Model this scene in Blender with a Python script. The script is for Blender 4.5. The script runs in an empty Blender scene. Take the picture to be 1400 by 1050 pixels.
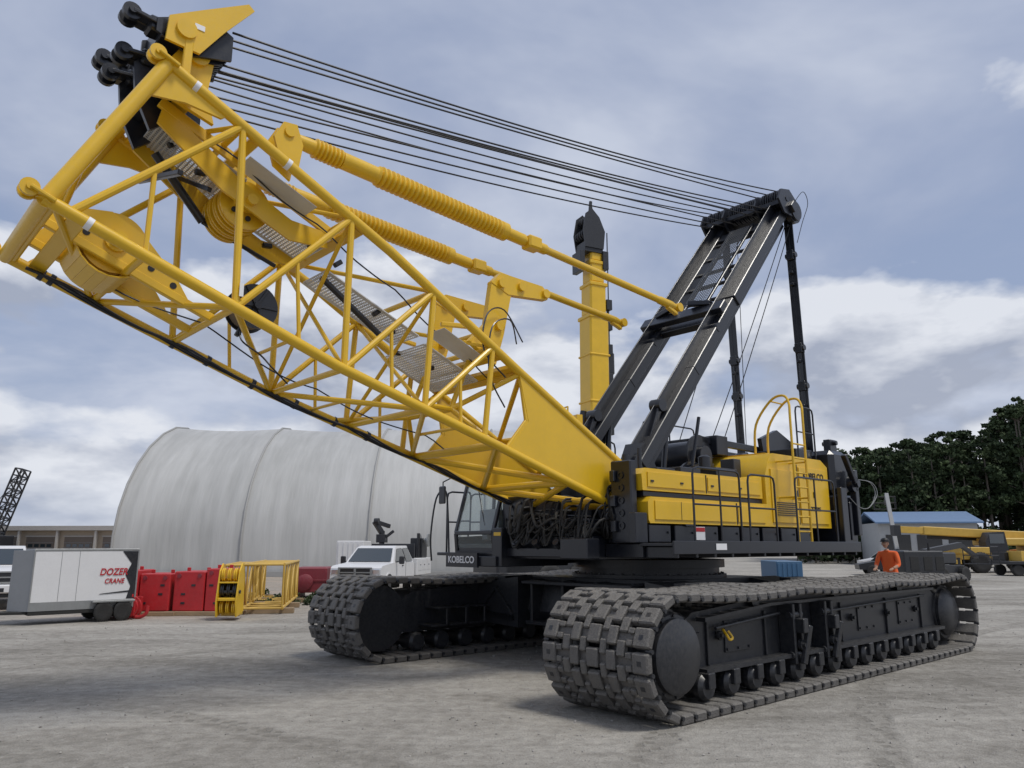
import bpy, math, random
import numpy as np
from mathutils import Vector, Matrix, Quaternion
random.seed(7); np.random.seed(7)
scn = bpy.context.scene
V = Vector
# ------------------------------------------------------------------ helpers
class MB:
    def __init__(s): s.v=[]; s.f=[]; s.m=[]
    def add(s, vs, fs, mi=0):
        o=len(s.v); s.v.extend([tuple(p) for p in vs])
        for f in fs: s.f.append(tuple(i+o for i in f)); s.m.append(mi)
    def box(s, c, sz, mi=0, R=None, ch=None):
        hx,hy,hz=[abs(a)/2 for a in sz]; mn=min(hx,hy,hz)
        if ch is None: ch=min(0.012, mn*0.35)
        h=(hx,hy,hz); c=V(c); vs=[]; idx={}
        for sx in(-1,1):
            for sy in(-1,1):
                for sz_ in(-1,1):
                    sg=(sx,sy,sz_)
                    for a in range(3):
                        p=[sg[k]*(h[k] if k==a else h[k]-ch) for k in range(3)]
                        idx[(sg,a)]=len(vs); vs.append(V(p))
        fs=[]
        for a in range(3):
            b,d=[k for k in range(3) if k!=a]
            for sg in(-1,1):
                loop=[]
                for (sb,sd) in((-1,-1),(1,-1),(1,1),(-1,1)):
                    t=[0,0,0]; t[a]=sg;t[b]=sb;t[d]=sd; loop.append(idx[(tuple(t),a)])
                fs.append(loop)
        for c3 in range(3):
            a,b=[k for k in range(3) if k!=c3]
            for sa in(-1,1):
                for sb in(-1,1):
                    t0=[0,0,0];t0[a]=sa;t0[b]=sb;t0[c3]=-1
                    t1=list(t0);t1[c3]=1;t0=tuple(t0);t1=tuple(t1)
                    fs.append([idx[(t0,a)],idx[(t1,a)],idx[(t1,b)],idx[(t0,b)]])
        for sx in(-1,1):
            for sy in(-1,1):
                for sz_ in(-1,1):
                    fs.append([idx[((sx,sy,sz_),a)] for a in range(3)])
        of=[]
        for f in fs:
            n=(vs[f[1]]-vs[f[0]]).cross(vs[f[2]]-vs[f[0]])
            cc=sum((vs[i] for i in f),V((0,0,0)))
            of.append(f if n.dot(cc)>0 else f[::-1])
        if R is not None: vs=[R@p for p in vs]
        s.add([p+c for p in vs],of,mi)
    def bb(s,x0,x1,y0,y1,z0,z1,mi=0,ch=None):
        s.box(((x0+x1)/2,(y0+y1)/2,(z0+z1)/2),(x1-x0,y1-y0,z1-z0),mi,None,ch)
    def beam(s,p0,p1,w,h,mi=0,up=(0,0,1),ch=None):
        p0=V(p0);p1=V(p1); d=(p1-p0); L=d.length; x=d.normalized(); y=V(up).cross(x)
        if y.length<1e-4: y=V((0,1,0)).cross(x)
        y.normalize(); z=x.cross(y)
        R=Matrix((x,y,z)).transposed()
        s.box((p0+p1)/2,(L,w,h),mi,R,ch)
    def tube(s,p0,p1,r0,r1=None,n=10,mi=0,caps=True):
        p0=V(p0);p1=V(p1); r1=r0 if r1 is None else r1
        d=(p1-p0).normalized(); a=d.orthogonal().normalized(); b=d.cross(a)
        vs=[]
        for p,r in((p0,r0),(p1,r1)):
            for i in range(n):
                t=2*math.pi*i/n; vs.append(p+a*(r*math.cos(t))+b*(r*math.sin(t)))
        fs=[(i,(i+1)%n,n+(i+1)%n,n+i) for i in range(n)]
        if caps: fs+= [tuple(range(n))[::-1],tuple(range(n,2*n))]
        s.add(vs,fs,mi)
    def pipe(s,pts,r,n=8,mi=0,smooth=0):
        pts=[V(p) for p in pts]
        if smooth:
            q=[]; P=[pts[0]]+pts+[pts[-1]]
            for i in range(1,len(P)-2):
                for k in range(smooth):
                    t=k/smooth; a,b,c,d=P[i-1],P[i],P[i+1],P[i+2]
                    q.append(0.5*((2*b)+(c-a)*t+(2*a-5*b+4*c-d)*t*t+(3*b-a-3*c+d)*t*t*t))
            q.append(pts[-1]); pts=q
        d=(pts[1]-pts[0]).normalized(); a=d.orthogonal().normalized(); vs=[]
        for i,p in enumerate(pts):
            if i==0: t=d
            elif i==len(pts)-1: t=(pts[i]-pts[i-1]).normalized()
            else:
                t=((pts[i]-pts[i-1]).normalized()+(pts[i+1]-pts[i]).normalized())
                t=t.normalized() if t.length>1e-6 else d
            a=(a-t*a.dot(t)); a=a.normalized() if a.length>1e-6 else t.orthogonal().normalized()
            b=t.cross(a)
            for k in range(n):
                w=2*math.pi*k/n; vs.append(p+a*(r*math.cos(w))+b*(r*math.sin(w)))
        fs=[]
        for i in range(len(pts)-1):
            for k in range(n): fs.append((i*n+k,i*n+(k+1)%n,(i+1)*n+(k+1)%n,(i+1)*n+k))
        fs+=[tuple(range(n))[::-1],tuple(range((len(pts)-1)*n,len(pts)*n))]
        s.add(vs,fs,mi)
    def lathe(s,o,ax,prof,n=24,mi=0):
        o=V(o);d=V(ax).normalized();a=d.orthogonal().normalized();b=d.cross(a);vs=[];fs=[]
        for h,r in prof:
            for k in range(n):
                w=2*math.pi*k/n; vs.append(o+d*h+a*(r*math.cos(w))+b*(r*math.sin(w)))
        for i in range(len(prof)-1):
            for k in range(n): fs.append((i*n+k,i*n+(k+1)%n,(i+1)*n+(k+1)%n,(i+1)*n+k))
        if prof[0][1]>0: fs.append(tuple(range(n))[::-1])
        if prof[-1][1]>0: fs.append(tuple(range((len(prof)-1)*n,len(prof)*n)))
        s.add(vs,fs,mi)
    def plate(s,pts,y0,y1,mi=0):
        n=len(pts); vs=[(x,y0,z) for x,z in pts]+[(x,y1,z) for x,z in pts]
        fs=[tuple(range(n)),tuple(range(n,2*n))[::-1]]+[(i,n+i,n+(i+1)%n,(i+1)%n) for i in range(n)]
        s.add(vs,fs,mi)
    def platex(s,pts,x0,x1,mi=0):
        n=len(pts); vs=[(x0,y,z) for y,z in pts]+[(x1,y,z) for y,z in pts]
        fs=[tuple(range(n)),tuple(range(n,2*n))[::-1]]+[(i,n+i,n+(i+1)%n,(i+1)%n) for i in range(n)]
        s.add(vs,fs,mi)
    def wheel(s,c,r,w,ax,mt,mr,n=28):
        c=V(c);ax=V(ax).normalized();o=c-ax*w/2
        s.lathe(o,ax,[(0.02*w,r*.55),(0,r*.62),(0.02*w,r*.9),(.12*w,r),(.88*w,r),(.98*w,r*.9),(w,r*.62),(.98*w,r*.55)],n,mt)
        s.lathe(o,ax,[(.1*w,r*.56),(.05*w,r*.5),(.25*w,r*.42),(.3*w,r*.15),(.1*w,r*.12),(.1*w,.001)],16,mr)
        s.lathe(o,ax,[(.9*w,r*.56),(.95*w,r*.5),(.75*w,r*.42),(.7*w,r*.15),(.9*w,r*.12),(.9*w,.001)],16,mr)
        a=ax.orthogonal().normalized(); b=ax.cross(a)
        for k in range(n):
            t=2*math.pi*k/n; rd=a*math.cos(t)+b*math.sin(t); tg=ax.cross(rd)
            R=Matrix((ax,tg,rd)).transposed()
            s.box(c+rd*r,(w*.86,r*.11,r*.05),mt,R)
    def obj(s,name,mats,parent=None,M=None,smooth=True,ang=35):
        me=bpy.data.meshes.new(name); me.from_pydata(s.v,[],s.f)
        for m in mats: me.materials.append(m)
        me.polygons.foreach_set('material_index',s.m)
        if smooth:
            me.polygons.foreach_set('use_smooth',[True]*len(s.f))
            me.update(); me.set_sharp_from_angle(angle=math.radians(ang))
        me.update()
        o=bpy.data.objects.new(name,me); scn.collection.objects.link(o)
        if parent: o.parent=parent
        if M is not None: o.matrix_local=M
        return o
def empty(name,loc=(0,0,0),rz=0):
    e=bpy.data.objects.new(name,None); scn.collection.objects.link(e)
    e.location=loc; e.rotation_euler=(0,0,rz); e.empty_display_size=.3; return e
def text(name,body,size,M,mat,parent,ext=.004,shear=0):
    c=bpy.data.curves.new(name,'FONT'); c.body=body; c.size=size; c.extrude=ext; c.align_x='CENTER'; c.align_y='CENTER'; c.shear=shear; c.offset=size*.018
    c.materials.append(mat); o=bpy.data.objects.new(name,c); scn.collection.objects.link(o); o.parent=parent; o.matrix_local=M; return o
def frame(x,y,z,t): 
    m=Matrix((V(x),V(y),V(z))).transposed().to_4x4(); m.translation=V(t); return m
# ------------------------------------------------------------------ materials
def newmat(name):
    m=bpy.data.materials.new(name); m.use_nodes=True; nt=m.node_tree; b=nt.nodes['Principled BSDF']; return m,nt,b
def N(nt,t,**k):
    n=nt.nodes.new(t)
    for a,b in k.items():
        if a.startswith('i_'):
            key=a[2:]; key=int(key) if key.isdigit() else key.replace('_',' ')
            if isinstance(b,bpy.types.NodeSocket): nt.links.new(b,n.inputs[key])
            else: n.inputs[key].default_value=b
        else: setattr(n,a,b)
    return n
def math_(nt,op,a,b=None,c=None,clamp=False):
    n=nt.nodes.new('ShaderNodeMath'); n.operation=op; n.use_clamp=clamp
    for i,x in enumerate((a,b,c)):
        if x is None: continue
        if isinstance(x,bpy.types.NodeSocket): nt.links.new(x,n.inputs[i])
        else: n.inputs[i].default_value=x
    return n.outputs[0]
def mix_(nt,f,a,b,bt='MIX'):
    n=nt.nodes.new('ShaderNodeMix'); n.data_type='RGBA'; n.blend_type=bt
    for i,x in ((0,f),(6,a),(7,b)):
        if isinstance(x,bpy.types.NodeSocket): nt.links.new(x,n.inputs[i])
        else: n.inputs[i].default_value=x if not isinstance(x,tuple) else (x+(1,) if len(x)==3 else x)
    return n.outputs[2]
def ramp_(nt,f,pts):
    n=nt.nodes.new('ShaderNodeValToRGB'); e=n.color_ramp.elements
    while len(e)<len(pts): e.new(.5)
    for i,(p,c) in enumerate(pts):
        e[i].position=p; e[i].color=(c,c,c,1) if not isinstance(c,tuple) else c+(1,)
    nt.links.new(f,n.inputs[0]); return n.outputs[0]
def noise_(nt,vec,scale,detail=4,rough=.55,dist=0):
    n=N(nt,'ShaderNodeTexNoise'); nt.links.new(vec,n.inputs['Vector'])
    n.inputs['Scale'].default_value=scale;n.inputs['Detail'].default_value=detail;n.inputs['Roughness'].default_value=rough;n.inputs['Distortion'].default_value=dist
    return n.outputs[0]
def paint(name,col,rough=.4,metal=0,coat=0,dust=.3,var=.12,dustcol=(.26,.245,.22),bump=.0,bs=40,vs=2.5):
    m,nt,b=newmat(name); tc=N(nt,'ShaderNodeTexCoord').outputs['Object']
    n1=noise_(nt,tc,vs,2,.6); n2=noise_(nt,tc,vs*7,3,.65)
    k=math_(nt,'ADD',math_(nt,'MULTIPLY',n1,var*2),1-var)
    cc=N(nt,'ShaderNodeCombineColor',i_0=k,i_1=k,i_2=k).outputs[0]
    c=mix_(nt,1.0,tuple(col),cc,'MULTIPLY')
    g=N(nt,'ShaderNodeNewGeometry'); sz=N(nt,'ShaderNodeSeparateXYZ',i_0=g.outputs['Normal']).outputs[2]
    up=math_(nt,'MAXIMUM',sz,0.0)
    f=math_(nt,'ADD',math_(nt,'MULTIPLY',up,.7),.35)
    f=math_(nt,'MULTIPLY',f,ramp_(nt,n2,[(.35,0.1),(.7,1.0)]))
    f=math_(nt,'MULTIPLY',f,dust,clamp=True)
    c=mix_(nt,f,c,dustcol); nt.links.new(c,b.inputs['Base Color'])
    r=math_(nt,'ADD',math_(nt,'MULTIPLY',f,.5),math_(nt,'ADD',math_(nt,'MULTIPLY',n2,.18),rough-.09),clamp=True)
    nt.links.new(r,b.inputs['Roughness']); b.inputs['Metallic'].default_value=metal; b.inputs['Coat Weight'].default_value=coat; b.inputs['Coat Roughness'].default_value=.15
    if bump:
        bn=N(nt,'ShaderNodeBump'); bn.inputs['Strength'].default_value=bump; bn.inputs['Distance'].default_value=.02
        nt.links.new(noise_(nt,tc,bs,3),bn.inputs['Height']); nt.links.new(bn.outputs[0],b.inputs['Normal'])
    return m
M_Y=paint('yellow_paint',(.76,.465,.012),.36,0,.2,.16,.10)
M_Y2=paint('faded_yellow_paint',(.60,.38,.06),.5,0,0,.3,.15)
M_K=paint('dark_navy_paint',(.009,.011,.017),.33,0,.2,.06,.2)
M_KD=paint('dusty_navy_paint',(.010,.012,.017),.40,0,.1,.24,.25,vs=3)
M_RUB=paint('black_rubber',(.010,.010,.010),.6,0,0,.2,.2)
M_ROPE=paint('wire_rope',(.02,.02,.022),.45,.4,0,.1)
M_STEEL=paint('galvanised_steel',(.30,.31,.31),.5,.5,0,.3,.2)
M_GRT=paint('walkway_grating',(.62,.63,.64),.45,.15,0,.1,.2)
M_SHOE=paint('worn_track_steel',(.11,.105,.10),.5,.35,0,1.2,.4,(.27,.255,.23),.7,60,6)
M_WH=paint('white_paint',(.72,.72,.72),.35,0,.2,.2,.05)
M_RED=paint('red_paint',(.46,.012,.018),.5,0,0,.25,.25)
M_DRED=paint('dark_red_paint',(.22,.02,.035),.5,0,0,.3,.2)
M_BLUE=paint('blue_paint',(.03,.11,.22),.5,0,0,.3,.1)
M_GR=paint('grey_paint',(.25,.26,.27),.5,0,0,.3,.1)
M_WOOD=paint('timber',(.30,.21,.12),.8,0,0,.4,.3,bump=.4,bs=25)
M_LET=paint('white_lettering',(.8,.8,.8),.5,0,0,.0,.02)
M_RLET=paint('red_lettering',(.45,.01,.02),.5,0,0,0,.02)
M_BLK=paint('black_lettering_and_hole_shade',(.01,.01,.01),.5,0,0,0,.02)
def glass(name,col=(.03,.04,.045)):
    m,nt,b=newmat(name); b.inputs['Base Color'].default_value=col+(1,); b.inputs['Roughness'].default_value=.04
    b.inputs['Specular IOR Level'].default_value=.9; b.inputs['Coat Weight'].default_value=.6; return m
M_GL=glass('window_glass')
m,nt,b=newmat('cab_glass'); b.inputs['Base Color'].default_value=(.75,.85,.85,1);b.inputs['Roughness'].default_value=.02;b.inputs['Transmission Weight'].default_value=.9;b.inputs['IOR'].default_value=1.05;b.inputs['Coat Weight'].default_value=1;M_CG=m
m,nt,b=newmat('headlight_lens'); b.inputs['Base Color'].default_value=(.6,.62,.65,1);b.inputs['Roughness'].default_value=.1;b.inputs['Metallic'].default_value=.6;M_HL=m
m,nt,b=newmat('hangar_fabric'); tc=N(nt,'ShaderNodeTexCoord').outputs['Object']
mp=N(nt,'ShaderNodeMapping',i_Vector=tc); mp.inputs['Scale'].default_value=(1.2,.15,.12)
n1=noise_(nt,tc,.12,3,.6); n2=noise_(nt,mp.outputs[0],1.5,4,.6)
k=math_(nt,'ADD',math_(nt,'MULTIPLY',n1,.4),math_(nt,'MULTIPLY',n2,.4))
c=ramp_(nt,k,[(.25,(.34,.34,.325)),(.52,(.49,.49,.475))]); nt.links.new(c,b.inputs['Base Color']); b.inputs['Roughness'].default_value=.65
bn=N(nt,'ShaderNodeBump',i_Strength=.15,i_Distance=.3,i_Height=n2); nt.links.new(bn.outputs[0],b.inputs['Normal']); M_FAB=m
# ------------------------------------------------------------------ camera
TH=math.atan(220/1050)
cam=bpy.data.cameras.new('camera'); co=bpy.data.objects.new('camera',cam); scn.collection.objects.link(co)
co.location=(0,0,2.0); co.rotation_euler=(math.pi/2+TH,0,0); cam.sensor_width=36; cam.lens=27; cam.clip_start=.1; cam.clip_end=6000
scn.camera=co
scn.view_settings.view_transform='Standard'; scn.view_settings.look='None'; scn.view_settings.exposure=0
# ------------------------------------------------------------------ sun + sky
sd=V((.50,-.30,1.15)).normalized()
sun=bpy.data.lights.new('sun','SUN'); sun.energy=2.1; sun.angle=math.radians(13); sun.color=(1,.955,.88)
so=bpy.data.objects.new('sun',sun); scn.collection.objects.link(so); so.rotation_euler=sd.to_track_quat('Z','Y').to_euler()
w=bpy.data.worlds.new('World'); scn.world=w; w.use_nodes=True; nt=w.node_tree; bg=nt.nodes['Background']; bg.inputs[1].default_value=.1
sky=N(nt,'ShaderNodeTexSky'); sky.sky_type='NISHITA'; sky.sun_disc=False; sky.sun_elevation=math.asin(sd.z); sky.sun_rotation=math.atan2(sd.x,sd.y); sky.dust_density=2
dr=N(nt,'ShaderNodeTexCoord').outputs['Generated']; sp=N(nt,'ShaderNodeSeparateXYZ',i_0=dr)
X,Y,Z=sp.outputs
zc=math_(nt,'MAXIMUM',Z,0.0); zz=math_(nt,'ADD',zc,.16)
pv=N(nt,'ShaderNodeCombineXYZ',i_0=math_(nt,'DIVIDE',X,zz),i_1=math_(nt,'DIVIDE',Y,zz)).outputs[0]
hi=noise_(nt,pv,.9,6,.55,.3)
veil=ramp_(nt,hi,[(.36,0.0),(.60,1.0)])
veilcol=mix_(nt,ramp_(nt,hi,[(.42,0.),(.70,1.)]),(4.1,4.6,6.0),(6.2,6.7,7.8))
blue=mix_(nt,.5,sky.outputs[0],(3.2,4.1,6.4))
c=mix_(nt,math_(nt,'ADD',math_(nt,'MULTIPLY',veil,.66),.30),blue,veilcol)
def cum(off):
    cv=N(nt,'ShaderNodeCombineXYZ',i_0=X,i_1=Y,i_2=math_(nt,'MULTIPLY',math_(nt,'ADD',Z,off),2.1)).outputs[0]
    return noise_(nt,cv,3.6,6,.52,.1)
a0=cum(0.0); a1=cum(.04)
band=ramp_(nt,Z,[(0.0,.10),(.10,.13),(.25,.08),(.40,-.0)])
bandn=ramp_(nt,Z,[(0.0,.0),(.28,.0),(.44,.15)])
dens=math_(nt,'SUBTRACT',math_(nt,'ADD',a0,band),bandn)
mask=ramp_(nt,dens,[(.53,0.0),(.61,1.0)])
lit=math_(nt,'ADD',math_(nt,'MULTIPLY',math_(nt,'SUBTRACT',a0,a1),6.5),.46,clamp=True)
cc=mix_(nt,lit,(3.7,4.1,5.1),(7.9,8.15,8.7))
c=mix_(nt,math_(nt,'MULTIPLY',mask,.88),c,cc)
hz=ramp_(nt,Z,[(0.0,.5),(.08,0.0)])
c=mix_(nt,hz,c,(5.2,5.8,7.0))
nt.links.new(c,bg.inputs[0])
# ------------------------------------------------------------------ ground
m,nt,b=newmat('dirt_gravel'); geo=N(nt,'ShaderNodeNewGeometry'); P=geo.outputs['Position']; sp=N(nt,'ShaderNodeSeparateXYZ',i_0=P)
mp=N(nt,'ShaderNodeMapping',i_Vector=P); mp.inputs['Rotation'].default_value=(0,0,.25); mp.inputs['Scale'].default_value=(.34,1.0,1)
nA=noise_(nt,P,.12,4,.6,.3); nB=noise_(nt,mp.outputs[0],.7,6,.66,.9); nC=noise_(nt,P,5,6,.75); nD=noise_(nt,P,55,1,.6)
s=math_(nt,'ADD',math_(nt,'MULTIPLY',nA,.27),math_(nt,'ADD',math_(nt,'MULTIPLY',nB,.36),math_(nt,'MULTIPLY',nC,.37)))
col=ramp_(nt,s,[(.40,(.225,.21,.182)),(.49,(.35,.33,.293)),(.60,(.50,.475,.425))])
col=mix_(nt,math_(nt,'MULTIPLY',ramp_(nt,nD,[(.52,0.),(.70,1.)]),.55),col,(.16,.15,.13))
far=math_(nt,'MULTIPLY',ramp_(nt,math_(nt,'DIVIDE',sp.outputs[1],60.0),[(.34,0.),(.42,1.)]),ramp_(nt,math_(nt,'DIVIDE',math_(nt,'ADD',sp.outputs[0],40.0),60.0),[(.5,1.),(.62,0.)]))
col=mix_(nt,math_(nt,'MULTIPLY',far,math_(nt,'MULTIPLY',ramp_(nt,nB,[(.4,.2),(.6,.8)]),.7)),col,(.42,.32,.235))
tot=None
for (cx,cy,r,wd) in [(-14,-6,17.5,.22),(-14,-6,19.3,.22),(30,-2,31.0,.24),(30,-2,28.9,.24),(-30,40,35.0,.25),(4,30,24.3,.2)]:
    d=N(nt,'ShaderNodeVectorMath',operation='DISTANCE',i_0=P); d.inputs[1].default_value=(cx,cy,0)
    dist=math_(nt,'ADD',d.outputs['Value'],math_(nt,'MULTIPLY',nA,1.2))
    e=math_(nt,'ABSOLUTE',math_(nt,'SUBTRACT',dist,r)); e=math_(nt,'SUBTRACT',1.0,math_(nt,'DIVIDE',e,wd),clamp=True)
    tot=e if tot is None else math_(nt,'MAXIMUM',tot,e)
tread=N(nt,'ShaderNodeTexVoronoi',i_Vector=P,i_Scale=7.0,distance='CHEBYCHEV')
tot=math_(nt,'MULTIPLY',math_(nt,'MULTIPLY',tot,2.5,clamp=True),math_(nt,'MULTIPLY',ramp_(nt,tread.outputs[0],[(.25,1.),(.4,.45)]),ramp_(nt,nB,[(.40,0.2),(.56,1.0)])))
col=mix_(nt,math_(nt,'MULTIPLY',tot,.62),col,(.17,.158,.135))
nt.links.new(col,b.inputs['Base Color']); b.inputs['Roughness'].default_value=.95; b.inputs['Specular IOR Level'].default_value=.2
h=math_(nt,'ADD',math_(nt,'MULTIPLY',nB,1.6),math_(nt,'ADD',math_(nt,'MULTIPLY',nC,1.0),math_(nt,'MULTIPLY',nD,.15)))
h=math_(nt,'SUBTRACT',h,math_(nt,'MULTIPLY',tot,.4))
bn=N(nt,'ShaderNodeBump',i_Strength=1.0,i_Distance=.07,i_Height=h); nt.links.new(bn.outputs[0],b.inputs['Normal']); M_GND=m
mb=MB(); mb.add([(-3000,-400,0),(3000,-400,0),(3000,4500,0),(-3000,4500,0)],[(0,1,2,3)])
mb.obj('ground',[M_GND],smooth=False)
mb=MB()
for i in range(4200):
    y=3.2+ (random.random()**1.6)*24; x=random.uniform(-.75,.8)*y; r=random.choice([.005,.007,.009,.012,.016])*random.uniform(.7,1.3)*(1+.02*y)
    q=Quaternion((random.random(),random.random(),random.random()),random.random()*6)
    vs=[q@V(p)*r*random.uniform(.7,1.2) for p in((1,0,0),(-1,0,0),(0,1,0),(0,-1,0),(0,0,.7),(0,0,-.7))]
    mb.add([p+V((x,y,r*.3)) for p in vs],[(0,2,4),(2,1,4),(1,3,4),(3,0,4),(2,0,5),(1,2,5),(3,1,5),(0,3,5)])
mb.obj('gravel',[paint('stone',(.36,.34,.31),.9,0,0,.2,.4,vs=9)],smooth=False)

# ================================================================== CRAWLER CRANE
CR=empty('crawler_crane',(2.60,15.10,0),math.atan2(-.669,-.743))
def track(side):
    yc=side*3.075; R=.655; zc=.725; xf=4.30; xr=-4.72
    L1=xf-xr; Ls=[L1,math.pi*R,L1,math.pi*R]; T=sum(Ls); n=round(T/.255); p=T/n
    def pos(t):
        t%=T
        if t<L1: return V((xf-t,0,zc-R)),V((-1,0,0)),V((0,0,-1))
        t-=L1
        if t<Ls[1]:
            a=t/R; return V((xr-R*math.sin(a),0,zc-R*math.cos(a))),V((-math.cos(a),0,math.sin(a))),V((-math.sin(a),0,-math.cos(a)))
        t-=Ls[1]
        if t<L1:
            u=t/L1; sag=.05*abs(math.sin(u*math.pi*3))+.03*math.sin(u*math.pi); return V((xr+t,0,zc+R-sag)),V((1,0,0)),V((0,0,1))
        t-=L1; a=t/R; return V((xf+R*math.sin(a),0,zc+R*math.cos(a))),V((math.cos(a),0,-math.sin(a))),V((math.sin(a),0,math.cos(a)))
    mb=MB()
    for i in range(n):
        c,t,nr=pos(i*p); c2,t2,nr2=pos(i*p+p/2)
        tilt=random.uniform(-.03,.03); R3=Matrix((t,V((0,1,0)),nr)).transposed()@Matrix.Rotation(tilt,3,'Y'); R2=Matrix((t2,V((0,1,0)),nr2)).transposed()
        def bx(tc,y0,y1,n0,n1,tl,RR=R3,cc=c,ax=(t,nr),ch=.010,mi=0):
            mb.box(cc+ax[0]*tc+V((0,yc+(y0+y1)/2,0))+ax[1]*((n0+n1)/2),(tl,y1-y0,n1-n0),mi,RR,ch)
        j=random.uniform(-.003,.003)
        bx(0,-.80,.80,-.04,.012,p*.74)
        for sg in(-1,1):
            a,b_=sorted((sg*.60,sg*.825)); bx(j,a,b_,-.035,.07,p*.88,ch=.018)
            a,b_=sorted((sg*.50,sg*.59)); bx(j-p*.27,a,b_,-.03,.06,p*.26); bx(j+p*.27,a,b_,-.03,.06,p*.26)
            a,b_=sorted((sg*.37,sg*.485)); bx(0,a,b_,-.02,.064,p*.70,R2,c2,(t2,nr2),.014)
            a,b_=sorted((sg*.22,sg*.355)); bx(j,a,b_,-.02,.070,p*.84,ch=.014)
            a,b_=sorted((sg*.11,sg*.205)); bx(0,a,b_,-.02,.060,p*.66,R2,c2,(t2,nr2),.014)
            mb.tube(c2+V((0,yc+sg*.76,0)),c2+V((0,yc+sg*.845,0)),.026,None,8,1)
            mb.box(c+V((0,yc+sg*.16,0))-nr*.08,(p*.5,.07,.10),0,R3,.02)
            a,b_=sorted((sg*.68,sg*.74)); bx(j,a,b_,.07,.073,p*.22,ch=.001,mi=1)  # dark patch on the pad paints the shade of a recess
        bx(j,-.09,.09,-.02,.066,p*.84,ch=.014)
    mb.obj('track_shoes',[M_SHOE,M_KD],CR)
    mb=MB(); o=side
    def Y(a,b): 
        lo,hi=sorted((yc+o*a,yc+o*b)); return lo,hi
    prof=[(3.75,.45),(3.95,.6),(3.95,.95),(3.6,1.16),(1.9,1.27),(-4.0,1.27),(-4.35,1.05),(-4.35,.5),(-4.1,.42)]
    mb.plate(prof,yc-.42,yc+.42,0)
    mb.plate([(3.5,1.10),(1.9,1.21),(-4.0,1.21),(-4.0,1.17),(1.9,1.17),(3.5,1.05)],*Y(.42,.56))
    mb.plate([(3.6,.50),(-4.2,.50),(-4.2,.45),(3.6,.45)],*Y(.42,.62))
    for x in(3.3,1.9,-.4,-2.1,-3.6):
        lo,hi=Y(.415,.455); mb.bb(x-.02,x+.02,lo,hi,.502,1.10)
    for x in(2.6,-1.3,-2.9):
        lo,hi=Y(.42,.44); mb.bb(x-.30,x+.30,lo,hi,.62,1.02,0)
        for dx in(-.26,0,.26):
            for z in(.66,.98): mb.tube((x+dx,yc+o*.44,z),(x+dx,yc+o*.458,z),.018,None,6)
    for x in(1.37,.42):
        lo,hi=Y(.42,.66); mb.bb(x-.13,x-.07,lo,hi,.36,1.18); mb.bb(x+.07,x+.13,lo,hi,.36,1.18)
        lo,hi=Y(.50,.78); mb.bb(x-.065,x+.065,lo,hi,.78,.98)
        mb.beam((x,yc+o*.70,.36),(x-.12,yc+o*.76,.88),.10,.07,0,(0,1,0))
        mb.tube((x-.17,yc+o*.6,1.02),(x+.17,yc+o*.6,1.02),.05,None,10)
        mb.tube((x-.17,yc+o*.6,.48),(x+.17,yc+o*.6,.48),.05,None,10)
        mb.lathe((x,yc+o*.66,.62),(0,o,0),[(0,.07),(.05,.07),(.05,.03),(.09,.03)],12)
    for x in(3.05,-.05,-.75,-2.1,-3.3): mb.lathe((x,yc+o*.44,.85),(0,o,0),[(0,.06),(.04,.06),(.04,.03),(.07,.03)],12)
    mb.tube((.1,yc+o*.50,1.0),(-3.7,yc+o*.50,1.08),.02,None,8); mb.tube((3.2,yc+o*.50,.95),(1.6,yc+o*.50,1.05),.022,None,8)
    x=3.55
    while x>-4.25:
        mb.lathe((x,yc-.60,.285),(0,1,0),[(0,.07),(.0,.13),(.05,.17),(.12,.17),(.14,.14),(.42,.14),(.46,.10),(.74,.10),(.78,.14),(1.06,.14),(1.08,.17),(1.15,.17),(1.2,.13),(1.2,.07)],20)
        lo,hi=Y(.50,.66); mb.bb(x-.07,x+.07,lo,hi,.27,.46)
        x-=.56
    for x in(2.2,-.2,-2.6): mb.lathe((x,yc-.5,1.26),(0,1,0),[(0,.10),(1.0,.10)],16)
    mb.lathe((xf,yc-.45,zc),(0,1,0),[(0,.35),(0,.56),(.12,.60),(.3,.60),(.32,.5),(.58,.5),(.6,.60),(.78,.60),(.9,.56),(.9,.35)],40)
    mb.lathe((xf,yc+o*.42,zc),(0,o,0),[(0,.50),(.20,.50),(.23,.47),(.235,.43),(.30,.43),(.32,.40),(.32,.001)],48)
    for k in range(12):
        a=k*math.pi/6; cx,cz=xf+.455*math.cos(a),zc+.455*math.sin(a); mb.tube((cx,yc+o*.64,cz),(cx,yc+o*.675,cz),.016,None,6)
    mb.lathe((xr,yc-.45,zc),(0,1,0),[(0,.3),(0,.5),(.2,.56),(.4,.56),(.42,.4),(.5,.4),(.52,.56),(.7,.56),(.9,.5),(.9,.3)],18)
    mb.lathe((xr,yc-o*.3,zc),(0,o,0),[(0,.44),(.80,.44),(.86,.38),(.92,.25),(.92,.001)],32)
    mb.bb(3.45,4.25,*Y(.30,.44),.55,.92); 
    for k in range(4):
        lo,hi=Y(-.42,-.85) if k<3 else Y(-.42,-.6)
        mb.bb(3.1-.45*k,3.45-.45*k,lo,hi,.55,.58); mb.bb(3.0-.45*k,3.3-.45*k,lo,hi,.85,.88)
        lo,hi=Y(-.80,-.84); mb.bb(3.06-.45*k,3.10-.45*k,lo,hi,.56,.87)
    mb.obj('track_frame',[M_KD],CR)
    mb=MB(); mb.pipe([(3.0,yc+o*.47,.93),(3.04,yc+o*.56,.86),(2.98,yc+o*.56,.80),(2.90,yc+o*.55,.82),(2.92,yc+o*.5,.9)],.018,8,0,3)
    mb.obj('tow_shackle',[M_Y],CR)
track(1); track(-1)
mb=MB()
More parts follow.
